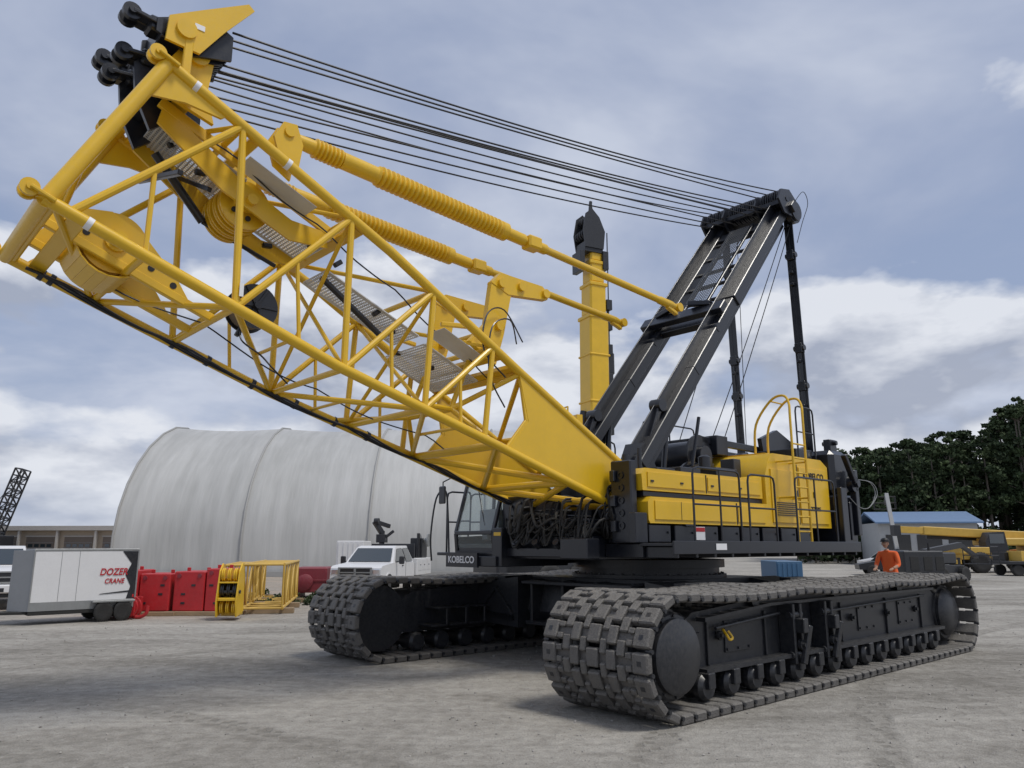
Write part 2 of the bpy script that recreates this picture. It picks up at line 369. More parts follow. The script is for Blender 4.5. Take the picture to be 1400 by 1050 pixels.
mb.plate([(1.55,.55),(1.75,.8),(1.6,1.42),(-1.6,1.42),(-1.75,.8),(-1.55,.55)],-1.55,1.55)
for sx in(-1,1):
    for sy in(-1,1):
        mb.platex([(sy*1.5,.50),(sy*2.75,.55),(sy*2.75,1.25),(sy*1.5,1.42)],sx*1.0,sx*2.0)
        for k in range(2): mb.platex([(sy*1.6,.62),(sy*2.6,.68),(sy*2.6,.76),(sy*1.6,.70)],sx*2.0,sx*2.05)
        mb.beam((sx*2.03,sy*1.6,.72),(sx*2.03,sy*2.1,1.2),.08,.05); mb.beam((sx*2.03,sy*2.1,1.2),(sx*2.03,sy*2.6,.72),.08,.05)
        mb.bb(min(sx*1.3,sx*1.9),max(sx*1.3,sx*1.9),sy*2.1-.12,sy*2.1+.12,1.3,1.42)
for y in(-1.2,-.4,.4,1.2): mb.bb(1.6,1.95,y-.03,y+.03,.6,1.38)
mb.bb(1.6,2.1,-1.3,1.3,1.3,1.36); mb.bb(1.6,2.0,-1.3,1.3,.58,.64)
mb.lathe((0,0,1.40),(0,0,1),[(0,1.45),(.08,1.45),(.08,1.32),(.2,1.32),(.2,1.42),(.34,1.42),(.34,1.2)],56)
for k in range(40):
    a=k*math.pi/20; mb.tube((1.385*math.cos(a),1.385*math.sin(a),1.46),(1.385*math.cos(a),1.385*math.sin(a),1.51),.02,None,6)
mb.obj('car_body',[M_KD],CR)
# ---- upper frame
mb=MB()
mb.bb(-4.7,2.6,-.95,.95,1.76,2.14)
mb.bb(-4.3,2.3,.95,1.72,1.80,2.02); mb.bb(-4.3,1.1,-1.72,-.95,1.80,2.02)
mb.bb(-3.95,2.35,1.70,2.32,1.98,2.03)
mb.bb(-3.95,2.35,2.325,2.36,1.86,2.06)
for i in range(13): 
    x=2.2-i*.50; mb.bb(x-.03,x+.03,1.72,2.32,1.80,1.975)
for i in range(8):
    x=1.85-i*.68; mb.bb(x-.28,x+.28,1.60,1.735,2.04,2.32); mb.tube((x-.2,1.74,2.2),(x-.2,1.76,2.2),.02,None,8)
for sy in(-1,1):
    for yy in(.80,.98):
        mb.plate([(2.3,2.14),(1.95,2.75),(1.65,3.02),(1.35,3.02),(1.1,2.7),(.5,2.14)],sy*yy-.03,sy*yy+.03)
mb.tube((1.5,-1.15,2.74),(1.5,1.15,2.74),.10,None,16)
mb.bb(2.26,2.42,1.20,1.62,2.03,3.34,0,.02)
for z in(2.3,2.5,2.7,2.9,3.1): mb.lathe((2.42,1.42,z),(1,0,0),[(0,.06),(.02,.06),(.02,.035),(.005,.035)],14)
for z in(2.2,2.6,3.0): mb.bb(2.42,2.5,1.24,1.34,z,z+.18)
mb.bb(1.5,2.25,.98,1.26,2.03,3.20); mb.tube((1.9,1.1,3.2),(1.9,1.1,3.5),.06,None,12); mb.tube((1.65,1.2,3.2),(1.65,1.2,3.62),.04,None,12)
mb.bb(2.2,2.5,1.62,1.76,2.03,2.5)
mb.bb(1.9,2.55,-.9,.3,2.14,2.5); mb.bb(2.0,2.7,-1.15,-.6,2.14,2.85); mb.bb(2.2,2.62,.35,.9,2.14,2.42)
for i in range(5): mb.lathe((2.62,-.45+i*.22,2.35),(1,0,0),[(0,.07),(.1,.07),(.1,.04),(.18,.04)],12)
mb.bb(2.55,2.75,-1.0,1.0,1.80,1.95); mb.bb(2.6,2.9,.5,1.1,1.78,2.1)
for y in(-.7,-.2,.3,.75): mb.tube((2.6,y,1.9),(2.85,y+.05,2.05),.06,None,10)
mb.obj('upper_frame',[M_K],CR)
mb=MB()
for i in range(46):
    y0=random.uniform(-.9,1.0); y1=y0+random.uniform(-.5,.5); z0=random.uniform(2.15,2.45); z1=random.uniform(2.2,2.8); x0=random.uniform(2.5,2.7)
    mb.pipe([(x0-.2,y0,z0),(x0+.12,y0+.05,z0+.05),(x0+.2,(y0+y1)/2,min(z0,z1)-random.uniform(.05,.25)),(x0+.1,y1,z1),(x0-.25,y1,z1+.05)],random.choice([.014,.018,.024]),7,0,4)
for i in range(10):
    z=random.uniform(2.3,3.0); mb.pipe([(2.3,.9+.03*i,2.1),(2.45,1.0+.03*i,z*.9),(2.35,1.1,z),(1.9,1.1,z+.1)],.014,7,0,4)
mb.obj('hydraulic_hoses',[M_RUB],CR)
# ---- machine house
mb=MB()
mb.plate([(2.12,2.34),(2.16,2.40),(2.16,2.68),(2.08,2.76),(-1.45,2.76),(-1.45,2.34)],1.28,1.75)
mb.plate([(2.22,2.86),(2.24,3.12),(2.14,3.22),(-1.2,3.22),(-1.40,3.30),(-1.40,2.86)],1.24,1.70)
mb.bb(-1.4,1.5,.95,1.24,2.34,3.18,1)
prof=[(-1.46,2.34),(-1.46,3.30),(-1.62,3.62),(-1.80,3.76),(-3.75,3.76),(-4.02,3.62),(-4.02,2.34)]
mb.plate(prof,-1.70,1.74)
mb.platex([(-1.6,3.762),(1.6,3.762),(1.5,3.80),(-1.5,3.80)],-3.7,-1.9)
mb.bb(-3.9,-2.75,1.742,1.765,2.42,3.55); mb.bb(-2.65,-1.65,1.742,1.765,2.42,3.45)
mb.bb(-.35,2.0,1.752,1.77,2.40,2.70); mb.bb(-1.35,-.42,1.752,1.77,2.40,2.70); mb.bb(.5,2.1,1.702,1.72,2.92,3.16); mb.bb(-1.3,.42,1.702,1.72,2.92,3.16)
mb.plate([(1.0,2.34),(1.0,3.0),(.85,3.1),(-1.45,3.1),(-1.45,2.34)],-1.72,-.95)
for x in(2.0,1.2,.3,-.6): mb.bb(x-.04,x+.04,1.722,1.735,3.0,3.03,1)
mb.bb(-.402,-.378,1.752,1.762,2.36,2.74,1); mb.bb(.45,.47,1.702,1.712,2.88,3.2,1); mb.bb(1.3,1.31,1.771,1.775,2.40,2.70,1)
for x in(-2.75,-3.45): mb.bb(x+.12,x+.17,1.766,1.785,2.95,3.07,1)
mb.bb(-2.71,-2.69,1.742,1.75,2.4,3.6,1)
mb.bb(-1.45,2.15,1.26,1.66,2.765,2.855,1)
for k in range(7): mb.bb(-2.5,-1.8,1.766,1.778,2.56+k*.04,2.575+k*.04,1)
mb.bb(.95,1.2,1.735,1.78,2.30,2.335,1)
mb.obj('machine_house',[M_Y,M_K],CR)
TX=lambda x,y,z: frame((-1,0,0),(0,0,1),(0,1,0),(x,y,z))
FX=lambda x,y,z: frame((0,1,0),(0,0,1),(1,0,0),(x,y,z))
text('side_lettering','KOBELCO',.19,TX(-3.33,1.77,3.38),M_BLK,CR)
text('model_lettering','CK2750G',.11,TX(-3.33,1.77,2.72),M_BLK,CR)
mb=MB(); mb.bb(.95,1.25,2.362,2.37,1.92,2.02); mb.bb(.62,.92,1.737,1.745,2.08,2.30); mb.obj('safety_decal',[M_LET],CR)
mb=MB(); mb.bb(.63,.91,1.7455,1.75,2.22,2.29); mb.obj('safety_decal_header',[M_RED],CR)
mb=MB()
mb.bb(-4.95,-4.12,-2.0,1.88,1.95,3.05,0,.05); mb.bb(-4.90,-4.14,-1.95,1.82,3.06,4.02,0,.10)
for y in(-1.6,1.6): mb.bb(-4.7,-4.4,y-.08,y+.08,4.02,4.28); mb.tube((-4.55,y-.16,4.2),(-4.55,y+.16,4.2),.05,None,10)
mb.bb(-4.35,-4.09,1.88,1.98,1.9,3.2); mb.beam((-4.3,2.0,3.9),(-4.6,2.05,3.3),.12,.08); mb.lathe((-4.7,1.9,3.3),(0,1,0),[(0,.18),(.12,.18),(.12,.08),(.2,.08)],18)
mb.bb(-4.85,-4.7,1.88,2.02,2.2,3.6); mb.bb(-4.6,-4.5,1.88,1.95,2.1,2.9); mb.plate([(-4.95,2.3),(-5.15,2.35),(-5.2,2.9),(-5.1,3.1),(-4.95,3.1)],1.2,1.3)
mb.obj('counterweight',[M_K],CR)
mb=MB(); 
for r in(.15,.25): 
    mb.pipe([(-4.9,2.0,3.4),(-5.1-r,2.1,3.35),(-5.2-r,2.15,3.1),(-5.1,2.1,2.8),(-4.8,2.02,2.8),(-4.4,2.0,3.0)],.008,6,0,5)
mb.obj('counterweight_cables',[M_STEEL],CR)
mb=MB()
def hoop(xa,xb,z0,z1,y,mi=0,r=.019,mid=True):
    mb.pipe([(xa,y,z0),(xa,y,z1-.12),(xa-.03,y,z1-.03),(xa-.12,y,z1),(xb+.12,y,z1),(xb+.03,y,z1-.03),(xb,y,z1-.12),(xb,y,z0)],r,8,mi)
    if mid: mb.tube((xa,y,(z0+z1)/2),(xb,y,(z0+z1)/2),r*.85,None,8,mi)
hoop(1.7,.35,2.05,3.22,2.29); mb.tube((.95,2.29,2.05),(.95,2.29,3.22),.017,None,8)
hoop(.08,-.8,2.05,3.2,2.29); hoop(-1.55,-3.1,2.05,3.25,2.29); mb.tube((-2.3,2.29,2.05),(-2.3,2.29,3.25),.017,None,8)
for (a,b_,y,z0,z1) in [(-3.2,-3.95,1.55,3.8,4.9),(-2.9,-3.9,-1.5,3.8,4.8),(.2,-.9,-1.5,3.1,4.2),(-1.9,-2.8,-1.5,3.8,4.8)]: hoop(a,b_,z0,z1,y)
hoop(2.55,1.9,1.85,3.05,-3.0); hoop(1.9,.6,1.85,3.0,-3.0)
mb.bb(.3,2.75,-3.05,-2.33,1.80,1.86)
mb.pipe([(2.95,-2.95,1.7),(2.98,-2.95,2.2),(2.9,-2.9,2.9),(2.75,-2.8,3.05),(2.72,-2.75,2.6),(2.72,-2.7,1.85)],.018,8,0,5)
mb.obj('handrails',[M_K],CR)
mb=MB()
mb.pipe([(-1.92,2.10,2.06),(-1.92,2.10,4.3),(-1.98,2.06,4.75),(-2.05,1.9,4.92),(-2.1,1.6,4.85),(-2.1,1.25,4.4),(-2.1,1.2,3.8)],.025,8,0,5)
mb.pipe([(-2.42,2.10,2.06),(-2.42,2.10,4.3),(-2.48,2.06,4.75),(-2.55,1.9,4.92),(-2.6,1.6,4.85),(-2.6,1.25,4.4),(-2.6,1.2,3.8)],.025,8,0,5)
for k in range(7): mb.tube((-1.92,2.10,2.25+k*.28),(-2.42,2.10,2.25+k*.28),.017,None,8)
for x in(-1.92,-2.42): mb.tube((x,2.1,2.9),(x,1.76,2.9),.018,None,8); mb.tube((x,2.1,3.6),(x,1.70,3.6),.018,None,8)
mb.tube((-2.1,1.6,4.85),(-2.6,1.6,4.85),.017,None,8)
mb.obj('access_ladder',[M_Y],CR)
# ---- operator cab
mb=MB()
y0,y1=-2.30,-1.22
FB=(2.82,1.86); FM=(2.86,2.22); FT=(2.50,3.44); RT=(1.15,3.50); RB=(1.10,1.86)
for y in(y0,y1):
    for a,b_ in((FB,FM),(FM,FT),(FT,RT),(RT,RB),(RB,FB)):
        mb.beam((a[0],y,a[1]),(b_[0],y,b_[1]),.06,.08,0,(0,1,0))
    mb.beam((1.85,y,1.86),(1.80,y,3.46),.06,.07,0,(0,1,0)); mb.beam((2.84,y,2.12),(1.1,y,2.22),.05,.06,0,(0,1,0))
    mb.plate([(2.80,1.86),(2.84,2.12),(1.1,2.22),(1.1,1.86)],y-.02,y+.02)
for p in(FB,FM,FT,RT): mb.beam((p[0],y0,p[1]),(p[0],y1,p[1]),.08,.07)
mb.platex([(y0,3.46),(y1,3.46),(y1-.05,3.56),(y0+.05,3.56)],1.1,2.5)
mb.bb(1.08,1.14,y0,y1,1.86,2.5); mb.bb(1.1,2.85,y0+.01,y1-.01,1.80,1.87)
mb.bb(2.72,2.83,y0+.05,y1-.05,1.86,2.02)
mb.bb(1.6,2.95,-2.45,-1.05,1.62,1.80); mb.platex([(-2.42,1.60),(-1.5,1.60),(-1.5,1.86),(-2.42,1.86)],2.955,3.0)
mb.bb(.2,1.6,-2.45,-1.0,1.66,1.80); mb.bb(1.2,2.9,-1.2,-.95,1.62,2.3)
mb.bb(1.5,1.95,-2.0,-1.5,2.0,2.3,1,.05); mb.box((1.45,-1.75,2.6),(.16,.46,.7),1,Matrix.Rotation(-.15,3,'Y'),.05); mb.bb(1.38,1.5,-1.88,-1.62,2.95,3.12,1,.04)
mb.bb(1.6,2.2,-1.45,-1.28,2.1,2.5,1); mb.bb(1.6,2.2,-2.25,-2.08,2.1,2.5,1); mb.beam((2.1,-1.36,2.5),(2.15,-1.36,2.75),.03,.03,1); mb.bb(2.35,2.5,-2.0,-1.5,2.25,2.65,1)
mb.tube((2.82,-1.5,2.35),(2.68,-1.85,3.0),.012,None,6); 
mb.pipe([(2.55,-2.3,3.2),(2.8,-2.5,3.3),(2.95,-2.62,3.2),(2.95,-2.62,2.8)],.014,6); mb.box((2.96,-2.62,2.95),(.05,.2,.34),0,None,.02)
mb.bb(2.5,2.62,-2.2,-2.0,3.56,3.66); mb.bb(2.5,2.62,-1.5,-1.3,3.56,3.66)
mb.obj('operator_cab',[M_K,M_GR],CR)
mb=MB()
mb.add([(2.835,y0+.04,1.95),(2.835,y1-.04,1.95),(2.86,y1-.04,2.20),(2.86,y0+.04,2.20)],[(0,1,2,3)]); mb.add([(2.865,y0+.04,2.25),(2.865,y1-.04,2.25),(2.53,y1-.04,3.40),(2.53,y0+.04,3.40)],[(0,1,2,3)])
for y in(y0,y1):
    mb.add([(2.80,y,2.2),(1.86,y,2.24),(1.83,y,3.43),(2.46,y,3.40)],[(0,1,2,3)]); mb.add([(1.80,y,2.24),(1.16,y,2.26),(1.18,y,3.45),(1.78,y,3.43)],[(0,1,2,3)])
mb.obj('cab_windows',[M_CG],CR,smooth=False)
text('cab_lettering','KOBELCO',.17,FX(3.006,-1.96,1.73),M_LET,CR)
mb=MB(); mb.bb(2.905,2.915,-1.14,-.96,2.16,2.22); mb.obj('caution_label',[M_Y],CR)
# ---- winches and deck equipment
mb=MB()
def drum(x,z,r,w,y=0):
    mb.lathe((x,y-w,z),(0,1,0),[(0,r*1.35),(.05,r*1.35),(.05,r),(2*w-.05,r),(2*w-.05,r*1.35),(2*w,r*1.35),(2*w,.2),(2*w+.15,.2)],36)
drum(.25,2.75,.38,.62); drum(-.75,3.05,.42,.62); drum(-1.1,3.75,.32,.55)
for sy in(-1,1):
    mb.plate([(.8,2.14),(.6,2.9),(.1,3.3),(-.9,3.6),(-1.3,3.6),(-1.4,2.14)],sy*.70-.03,sy*.70+.03)
    mb.plate([(1.65,2.14),(1.6,3.4),(1.42,3.75),(1.08,3.8),(.8,3.4),(.6,2.14)],sy*.80-.09,sy*.80+.09)
    mb.plate([(-4.2,2.14),(-4.4,4.1),(-5.0,4.25),(-5.2,4.1),(-5.15,3.8),(-4.9,2.14)],sy*.80-.08,sy*.80+.08)
mb.tube((1.25,-.95,3.38),(1.25,.95,3.38),.12,None,16)
for sy in(-1,1):
    mb.tube((.35,sy*.72,3.3),(.15,sy*.72,4.5),.05,None,12); mb.tube((-.6,sy*.7,3.5),(-.9,sy*.7,4.5),.035,None,10)
    mb.beam((.95,sy*.8,3.7),(.55,sy*.8,4.55),.16,.12); mb.lathe((.55,sy*.8-.12,4.55),(0,1,0),[(0,.12),(.24,.12)],14)
mb.bb(-1.4,1.0,-1.4,-.9,2.9,3.25); mb.bb(-.9,-.2,.95,1.5,3.225,3.40); mb.bb(.3,.9,1.0,1.5,3.225,3.34); mb.bb(-1.2,-.95,1.1,1.4,3.27,3.62); mb.bb(1.2,1.7,1.3,1.6,3.222,3.27)
mb.lathe((-.2,1.25,3.40),(0,0,1),[(0,.12),(.2,.12),(.24,.06)],16)
for x in(-2.4,-3.2): mb.lathe((x,.2,3.8),(0,0,1),[(0,.16),(.15,.16),(.2,.1)],16)
mb.lathe((-3.0,-.9,3.8),(0,0,1),[(0,.07),(.45,.07),(.45,.05)],14)
mb.bb(-3.9,-3.2,.6,1.5,3.8,4.0); mb.bb(-1.9,-1.5,-.7,.7,3.8,4.2)
mb.beam((-1.2,.5,4.1),(-3.9,.5,4.05),.1,.14); mb.beam((-1.2,-.5,4.1),(-4.6,-.5,4.05),.1,.14); mb.plate([(-3.4,3.8),(-3.3,4.3),(-4.0,4.55),(-4.7,4.3),(-4.6,3.8)],.56,.66)
mb.obj('winches',[M_K],CR)
# ---- gantry
mb=MB()
GB=V((1.25,0,3.38)); GT=V((-4.62,0,10.02)); gd=(GT-GB).normalized(); gn=V((0,1,0)).cross(gd); gn=gn if gn.z>0 else -gn
GL=(GT-GB).length
def G(t,y=0,n=0): return GB+gd*(GL*t)+V((0,y,0))+gn*n
for sy in(-1,1):
    y=.80*sy
    mb.beam(G(0,y),G(.30,y),.22,.36,0,(0,1,0)); mb.beam(G(.295,y),G(.58,y),.23,.38,0,(0,1,0)); mb.beam(G(.575,y),G(.985,y),.24,.40,0,(0,1,0))
    mb.lathe(G(0,y-.14),(0,1,0),[(0,.22),(.28,.22)],18)
    mb.beam(G(.563,y),G(.587,y),.28,.46,0,(0,1,0))
    mb.beam(G(.02,y,.20),G(.98,y,.215),.27,.025,0,(0,1,0)) ; mb.beam(G(.02,y,-.20),G(.98,y,-.215),.27,.025,0,(0,1,0))
    mb.lathe(G(.45,y-.2,.05),(0,1,0),[(0,.1),(.4,.1)],14)
for t,w_ in((.50,.34),(.545,.12),(.93,.3)):
    mb.beam(G(t,-.7),G(t,.7),w_,.16,0,gn)
mb.beam(G(.50,-1.05,.26),G(.50,1.05,.26),.30,.14,0,gn); mb.beam(G(.52,-.7,.30),G(.52,-.2,.42),.2,.1); mb.beam(G(.52,.2,.42),G(.52,.7,.30),.2,.1)
for y in(-.28,.28): mb.beam(G(.55,y,.1),G(.95,y,.1),.05,.08,0,(0,1,0))
for k in range(5): mb.beam(G(.60+.075*k,-.7,.0),G(.60+.075*k,.7,.0),.09,.06,0,gn)
mb.bb(-5.0,-4.2,-1.1,1.1,10.02,10.14)
mb.beam(G(1.0,-1.2),G(1.0,1.2),.22,.22,0,gn)
for y in [-.95,-.83,-.71,-.59,-.3,-.18,-.06,.06,.18,.3,.59,.71,.83,.95]:
    mb.lathe((-4.45,y-.035,10.2),(0,1,0),[(0,.26),(.02,.26),(.03,.22),(.04,.22),(.05,.26),(.07,.26)],22)
mb.tube((-4.45,-1.12,10.2),(-4.45,1.12,10.2),.07,None,12)
for y in(-1.08,-.45,.45,1.08): mb.plate([(-4.95,9.8),(-4.95,10.25),(-4.6,10.48),(-4.2,10.38),(-4.05,10.1),(-4.3,9.8)],y-.025,y+.025)
mb.lathe((-4.85,.95,10.0),(0,1,0),[(0,.30),(.12,.30),(.12,.24),(.18,.24)],22); mb.lathe((-4.85,-1.13,10.0),(0,1,0),[(0,.26),(.12,.26),(.18,.2)],22)
for sy in(-1,1):
    y=.88*sy; a=V((-4.85,y,9.95)); b_=V((-5.0,y,4.0))
    for (t0,t1) in((0,.17),(.18,.56),(.57,1.0)):
        for dy in(-.055,.055): mb.beam(a.lerp(b_,t0)+V((0,dy,0)),a.lerp(b_,t1)+V((0,dy,0)),.03,.11,0,(0,1,0))
    for t in(.0,.175,.565,.72,1.0):
        p=a.lerp(b_,t); mb.tube(p+V((0,-.13,0)),p+V((0,.13,0)),.07,None,12); mb.beam(a.lerp(b_,max(0,t-.02)),a.lerp(b_,min(1,t+.02)),.16,.18,0,(0,1,0))
    mb.tube(a.lerp(b_,.58),a.lerp(b_,.9),.06,None,10)
    for t in(.05,.25,.3,.62,.8): mb.box(a.lerp(b_,t)+V((.06,0,0)),(.1,.1,.07))
mb.obj('gantry',[M_K],CR)
mb=MB()
def grating(F,s0,s1,y0,y1,nlong,step,th=.02,tr=.006,cr=.005):
    for k in range(nlong+1):
        y=y0+(y1-y0)*k/nlong; mb.beam(F(s0,y),F(s1,y),tr,th,0,(0,1,0),.0005)
    n=int((s1-s0)/step)
    for k in range(n+1):
        s_=s0+(s1-s0)*k/n; mb.beam(F(s_,y0),F(s_,y1),cr*2,cr*2,0,(0,0,1),.0005)
grating(lambda s_,y:G(s_/GL,y,.16),GL*.58,GL*.93,-.26,.26,9,.07)
mb.obj('gantry_ladder_grating',[paint('dark_grating',(.10,.105,.11),.5,.4,0,.2)],CR)
# ---- ropes
mb=MB()
def rope(p0,p1,r,sag,n=24,mi=0):
    p0=V(p0);p1=V(p1); mb.pipe([p0.lerp(p1,i/n)-V((0,0,4*sag*(i/n)*(1-i/n))) for i in range(n+1)],r,6,mi)
for sy in(-1,1):
    for k in range(6):
        rope((-4.42+.02*k,sy*(.30+.12*k),10.2+.22*(1 if k%2 else -1)),(9.15-.05*k,sy*(.25+.09*k),8.12+(.24 if k%2 else -.20)),.0150,.03+.03*k)
rope((-4.9,.95,9.8),(-1.9,.5,3.9),.011,.05); rope((-4.9,.8,9.8),(-1.6,.3,3.7),.011,.08); rope((-4.7,-.3,9.9),(-1.2,-.1,3.9),.011,.05); rope((-4.95,-.6,9.7),(-4.6,-.5,4.2),.009,.0)
mb.pipe([(-4.8,1.1,10.2),(-4.9,1.3,10.45),(-5.1,1.3,10.2),(-4.95,1.2,9.7),(-4.9,1.05,9.2)],.008,6,0,5)
mb.obj('wire_ropes',[M_ROPE],CR)

# ---- BOOM
BE=math.atan2(3.705,8.86); cb,sb=math.cos(BE),math.sin(BE); SB=9.55
def hh(s): return float(np.interp(s,[0,3.25,6.0,9.6],[.30,.62,.93,1.12]))
HW=1.05
def B(s,y,n): return V((1.5+s*cb-n*sb, y, 2.74+s*sb+n*cb))
def Bc(s,sy,sv,dn=0): return B(s,sy*HW,sv*hh(s)+dn)
bn_=V((-sb,0,cb)); bd=V((cb,0,sb))
STOP=9.36
def send(sv): return STOP if sv>0 else SB
mb=MB()
CRD=.068
for sy in(-1,1):
    for sv in(-1,1):
        mb.pipe([Bc(s,sy,sv) for s in(.25,3.25,4.6,6.0,7.8,send(sv))],CRD,14)
    pts=[B(0,0,-.22),B(-.2,0,0),B(0,0,.24),B(1.5,0,hh(1.5)-.02),B(3.3,0,hh(3.3)-.04),B(2.85,0,-.0),B(3.05,0,-hh(3.05)+.04),B(1.5,0,-hh(1.5)+.02)]
    mb.plate([(p.x,p.z) for p in pts],sy*HW-.03,sy*HW+.03)
    mb.lathe(B(0,sy*HW-.12,0),(0,1,0),[(0,.25),(.24,.25)],24)
    mb.beam(B(3.25,sy*HW,hh(3.25)),B(2.85,sy*HW,0),.11,.05,0,(0,1,0)); mb.beam(B(2.85,sy*HW,0),B(3.05,sy*HW,-hh(3.05)),.11,.05,0,(0,1,0))
r1=.044
post=[(8.36,7.42),(6.67,5.90),(5.15,4.60),(3.9,3.5)]
for sy in(-1,1):
    for i,(st,sbm) in enumerate(post):
        mb.tube(Bc(st,sy,1),Bc(sbm,sy,-1),r1,None,10)
    mb.tube(Bc(9.3,sy,-1),Bc(8.36,sy,1),r1*1.05,None,10)
    for i in range(3): mb.tube(Bc(post[i][1],sy,-1),Bc(post[i+1][0],sy,1),r1,None,10)
    for i in range(3):
        a=Bc(post[i][1],sy,-1).lerp(Bc(post[i+1][0],sy,1),.5); mb.tube(a,Bc((post[i][1]+post[i+1][1])/2-.1,sy,-1),.026,None,8)
    mb.tube(Bc(9.3,sy,-1).lerp(Bc(8.36,sy,1),.45),Bc(8.5,sy,-1),.030,None,8)
tn=[3.3,3.9,5.15,6.67,8.36,9.2]; bnod=[3.3,4.60,5.90,7.42,8.5,9.45]
for i,s in enumerate(tn): mb.tube(Bc(s,-1,1),Bc(s,1,1),.042,None,10)
for i in range(1,5): mb.tube(Bc(tn[i],1,1),Bc(tn[i+1],-1,1),.032,None,9)
for i,s in enumerate(bnod): mb.tube(Bc(s,-1,-1),Bc(s,1,-1),.042,None,10)
for i in range(5):
    s,s2=bnod[i],bnod[i+1]; sg=1 if i%2 else -1
    mb.tube(Bc(s,sg,-1),Bc(s2,-sg,-1),.040,None,9)
    if i<3:
        mid=Bc(s,sg,-1).lerp(Bc(s2,-sg,-1),.5); mb.tube(mid,Bc((s+s2)/2,-sg,-1),.024,None,8)
for st,sb_ in post[1:3]: mb.tube(Bc(st,-1,1),Bc(sb_,1,-1),.030,None,9); mb.tube(Bc(st,1,1),Bc(sb_,-1,-1),.030,None,9)
for a,b_ in((.6,1.7),(1.7,3.25)):
    mb.tube(Bc(a,-1,-1),Bc(b_,1,-1),.055,None,10); mb.tube(Bc(a,1,-1),Bc(b_,-1,-1),.055,None,10)
    mb.tube(Bc(b_,-1,-1),Bc(b_,1,-1),.06,None,10); mb.tube(Bc(b_,-1,1),Bc(b_,1,1),.06,None,10)
    mb.tube(Bc(a,-1,1),Bc(b_,1,1),.045,None,10)
mb.tube(B(0,-HW,0),B(0,HW,0),.12,None,14)
for sy in(-1,1):
    mb.tube(Bc(3.25,sy,1),B(3.9,sy*.55,-.3),.04,None,9); mb.tube(B(3.9,sy*.55,-.3),Bc(4.85,sy,-1),.04,None,9); mb.tube(B(3.9,sy*.55,-.3),B(3.9,sy*.55,hh(3.9)),.04,None,9)
    mb.tube(B(3.9,sy*.55,-.3),Bc(3.25,sy,-1),.04,None,9)
mb.tube(B(3.9,-.55,-.3),B(3.9,.55,-.3),.045,None,9)
for sy in(-1,1): mb.tube(Bc(STOP,sy,1,.04),Bc(SB-.02,sy,-1,-.04),.085,None,16)
mb.tube(Bc(STOP,-1,1),Bc(STOP,1,1),.08,None,16); mb.tube(Bc(SB-.02,-1,-1),Bc(SB-.02,1,-1),.085,None,16)
mb.tube(Bc(SB-.35,-1,-1),B(STOP+.1,0,.0),.035,None,9)
for sy in(-1,1):
    for sv in(-1,1):
        e=Bc(send(sv),sy,sv)
        for dy in(-.055,.055):
            c0=e+V((0,dy,0)); mb.beam(c0-bd*.1,c0+bd*.15,.04,.14,0,(0,1,0),.01); mb.lathe(c0+bd*.15-V((0,.02,0)),(0,1,0),[(0,.092),(.04,.092)],18)
        mb.tube(e+bd*.15-V((0,.10,0)),e+bd*.15+V((0,.10,0)),.035,None,12)
def splate(pts,y,t=.02,mi=0): 
    q=[B(a,0,b_) for a,b_ in pts]; mb.plate([(p.x,p.z) for p in q],y-t,y+t,mi)
for sy in(-1,1):
    splate([(9.35,1.12),(8.55,1.05),(8.6,.95),(9.0,.82),(9.33,.62)],sy*(HW-.01))
    splate([(9.35,1.0),(9.4,1.3),(9.35,1.72),(9.2,1.90),(8.98,1.86),(8.85,1.4),(8.6,1.08)],sy*.62,.03)
    # long bracket arm above the tip
    mb.plate([(9.72,7.80),(9.70,8.12),(9.35,8.36),(8.78,8.74),(8.70,8.68),(9.05,8.20),(9.32,7.78)],sy*.84-.02,sy*.84+.02)
    mb.lathe(B(9.15,sy*.62-.08,1.74),(0,1,0),[(0,.13),(.16,.13)],20)
    mb.lathe((9.50,sy*.84-.06,8.02),(0,1,0),[(0,.12),(.12,.12)],20)
    mb.beam(B(9.05,sy*.62,1.15),B(9.05,sy*HW,1.10),.25,.05,0,bn_); mb.beam(B(9.1,sy*.84,1.12),(9.45,sy*.84,7.95),.10,.06,0,(0,1,0))
    splate([(9.15,1.0),(9.1,.74),(8.1,.50),(7.1,.48),(6.6,.72),(6.7,.92),(7.2,.74),(8.0,.78)],sy*.46,.02)
    mb.beam(B(9.2,sy*.46,1.0),B(6.5,sy*.46,.95),.14,.05,0,(0,1,0))
    splate([(9.45,-1.02),(9.38,-.78),(8.95,-.52),(8.55,-.55),(8.0,-.80),(7.75,-.97)],sy*.36,.02)
mb.beam(B(9.0,-.62,1.15),B(9.0,.62,1.15),.2,.08,0,bn_); mb.beam(B(8.15,-.98,1.06),B(8.15,.98,1.06),.13,.10,0,bn_)
mb.beam(B(6.5,-1.0,.95),B(6.5,1.0,.95),.16,.12,0,bn_)
for y in(-.26,-.09,.09,.26):
    mb.lathe(B(8.75,y-.05,-.80),(0,1,0),[(0,.36),(.03,.36),(.045,.31),(.055,.31),(.07,.36),(.10,.36)],36)
    mb.lathe(B(7.75,y-.05,.62),(0,1,0),[(0,.33),(.03,.33),(.045,.28),(.055,.28),(.07,.33),(.10,.33)],36)
for s_,z_ in((8.75,-.80),(7.75,.62)): mb.tube(B(s_,-.55,z_),B(s_,.55,z_),.07,None,16); mb.lathe(B(s_,.36,z_),(0,1,0),[(0,.13),(.06,.13),(.06,.07),(.1,.07)],16)
for k in range(6):
    a=k*math.pi/3
    p=B(7.75+.20*math.cos(a),.352,.62+.20*math.sin(a)); mb.tube(p-V((0,.01,0)),p+V((0,.012,0)),.036,None,12,1)  # black discs on the sheave face paint the dark of its holes
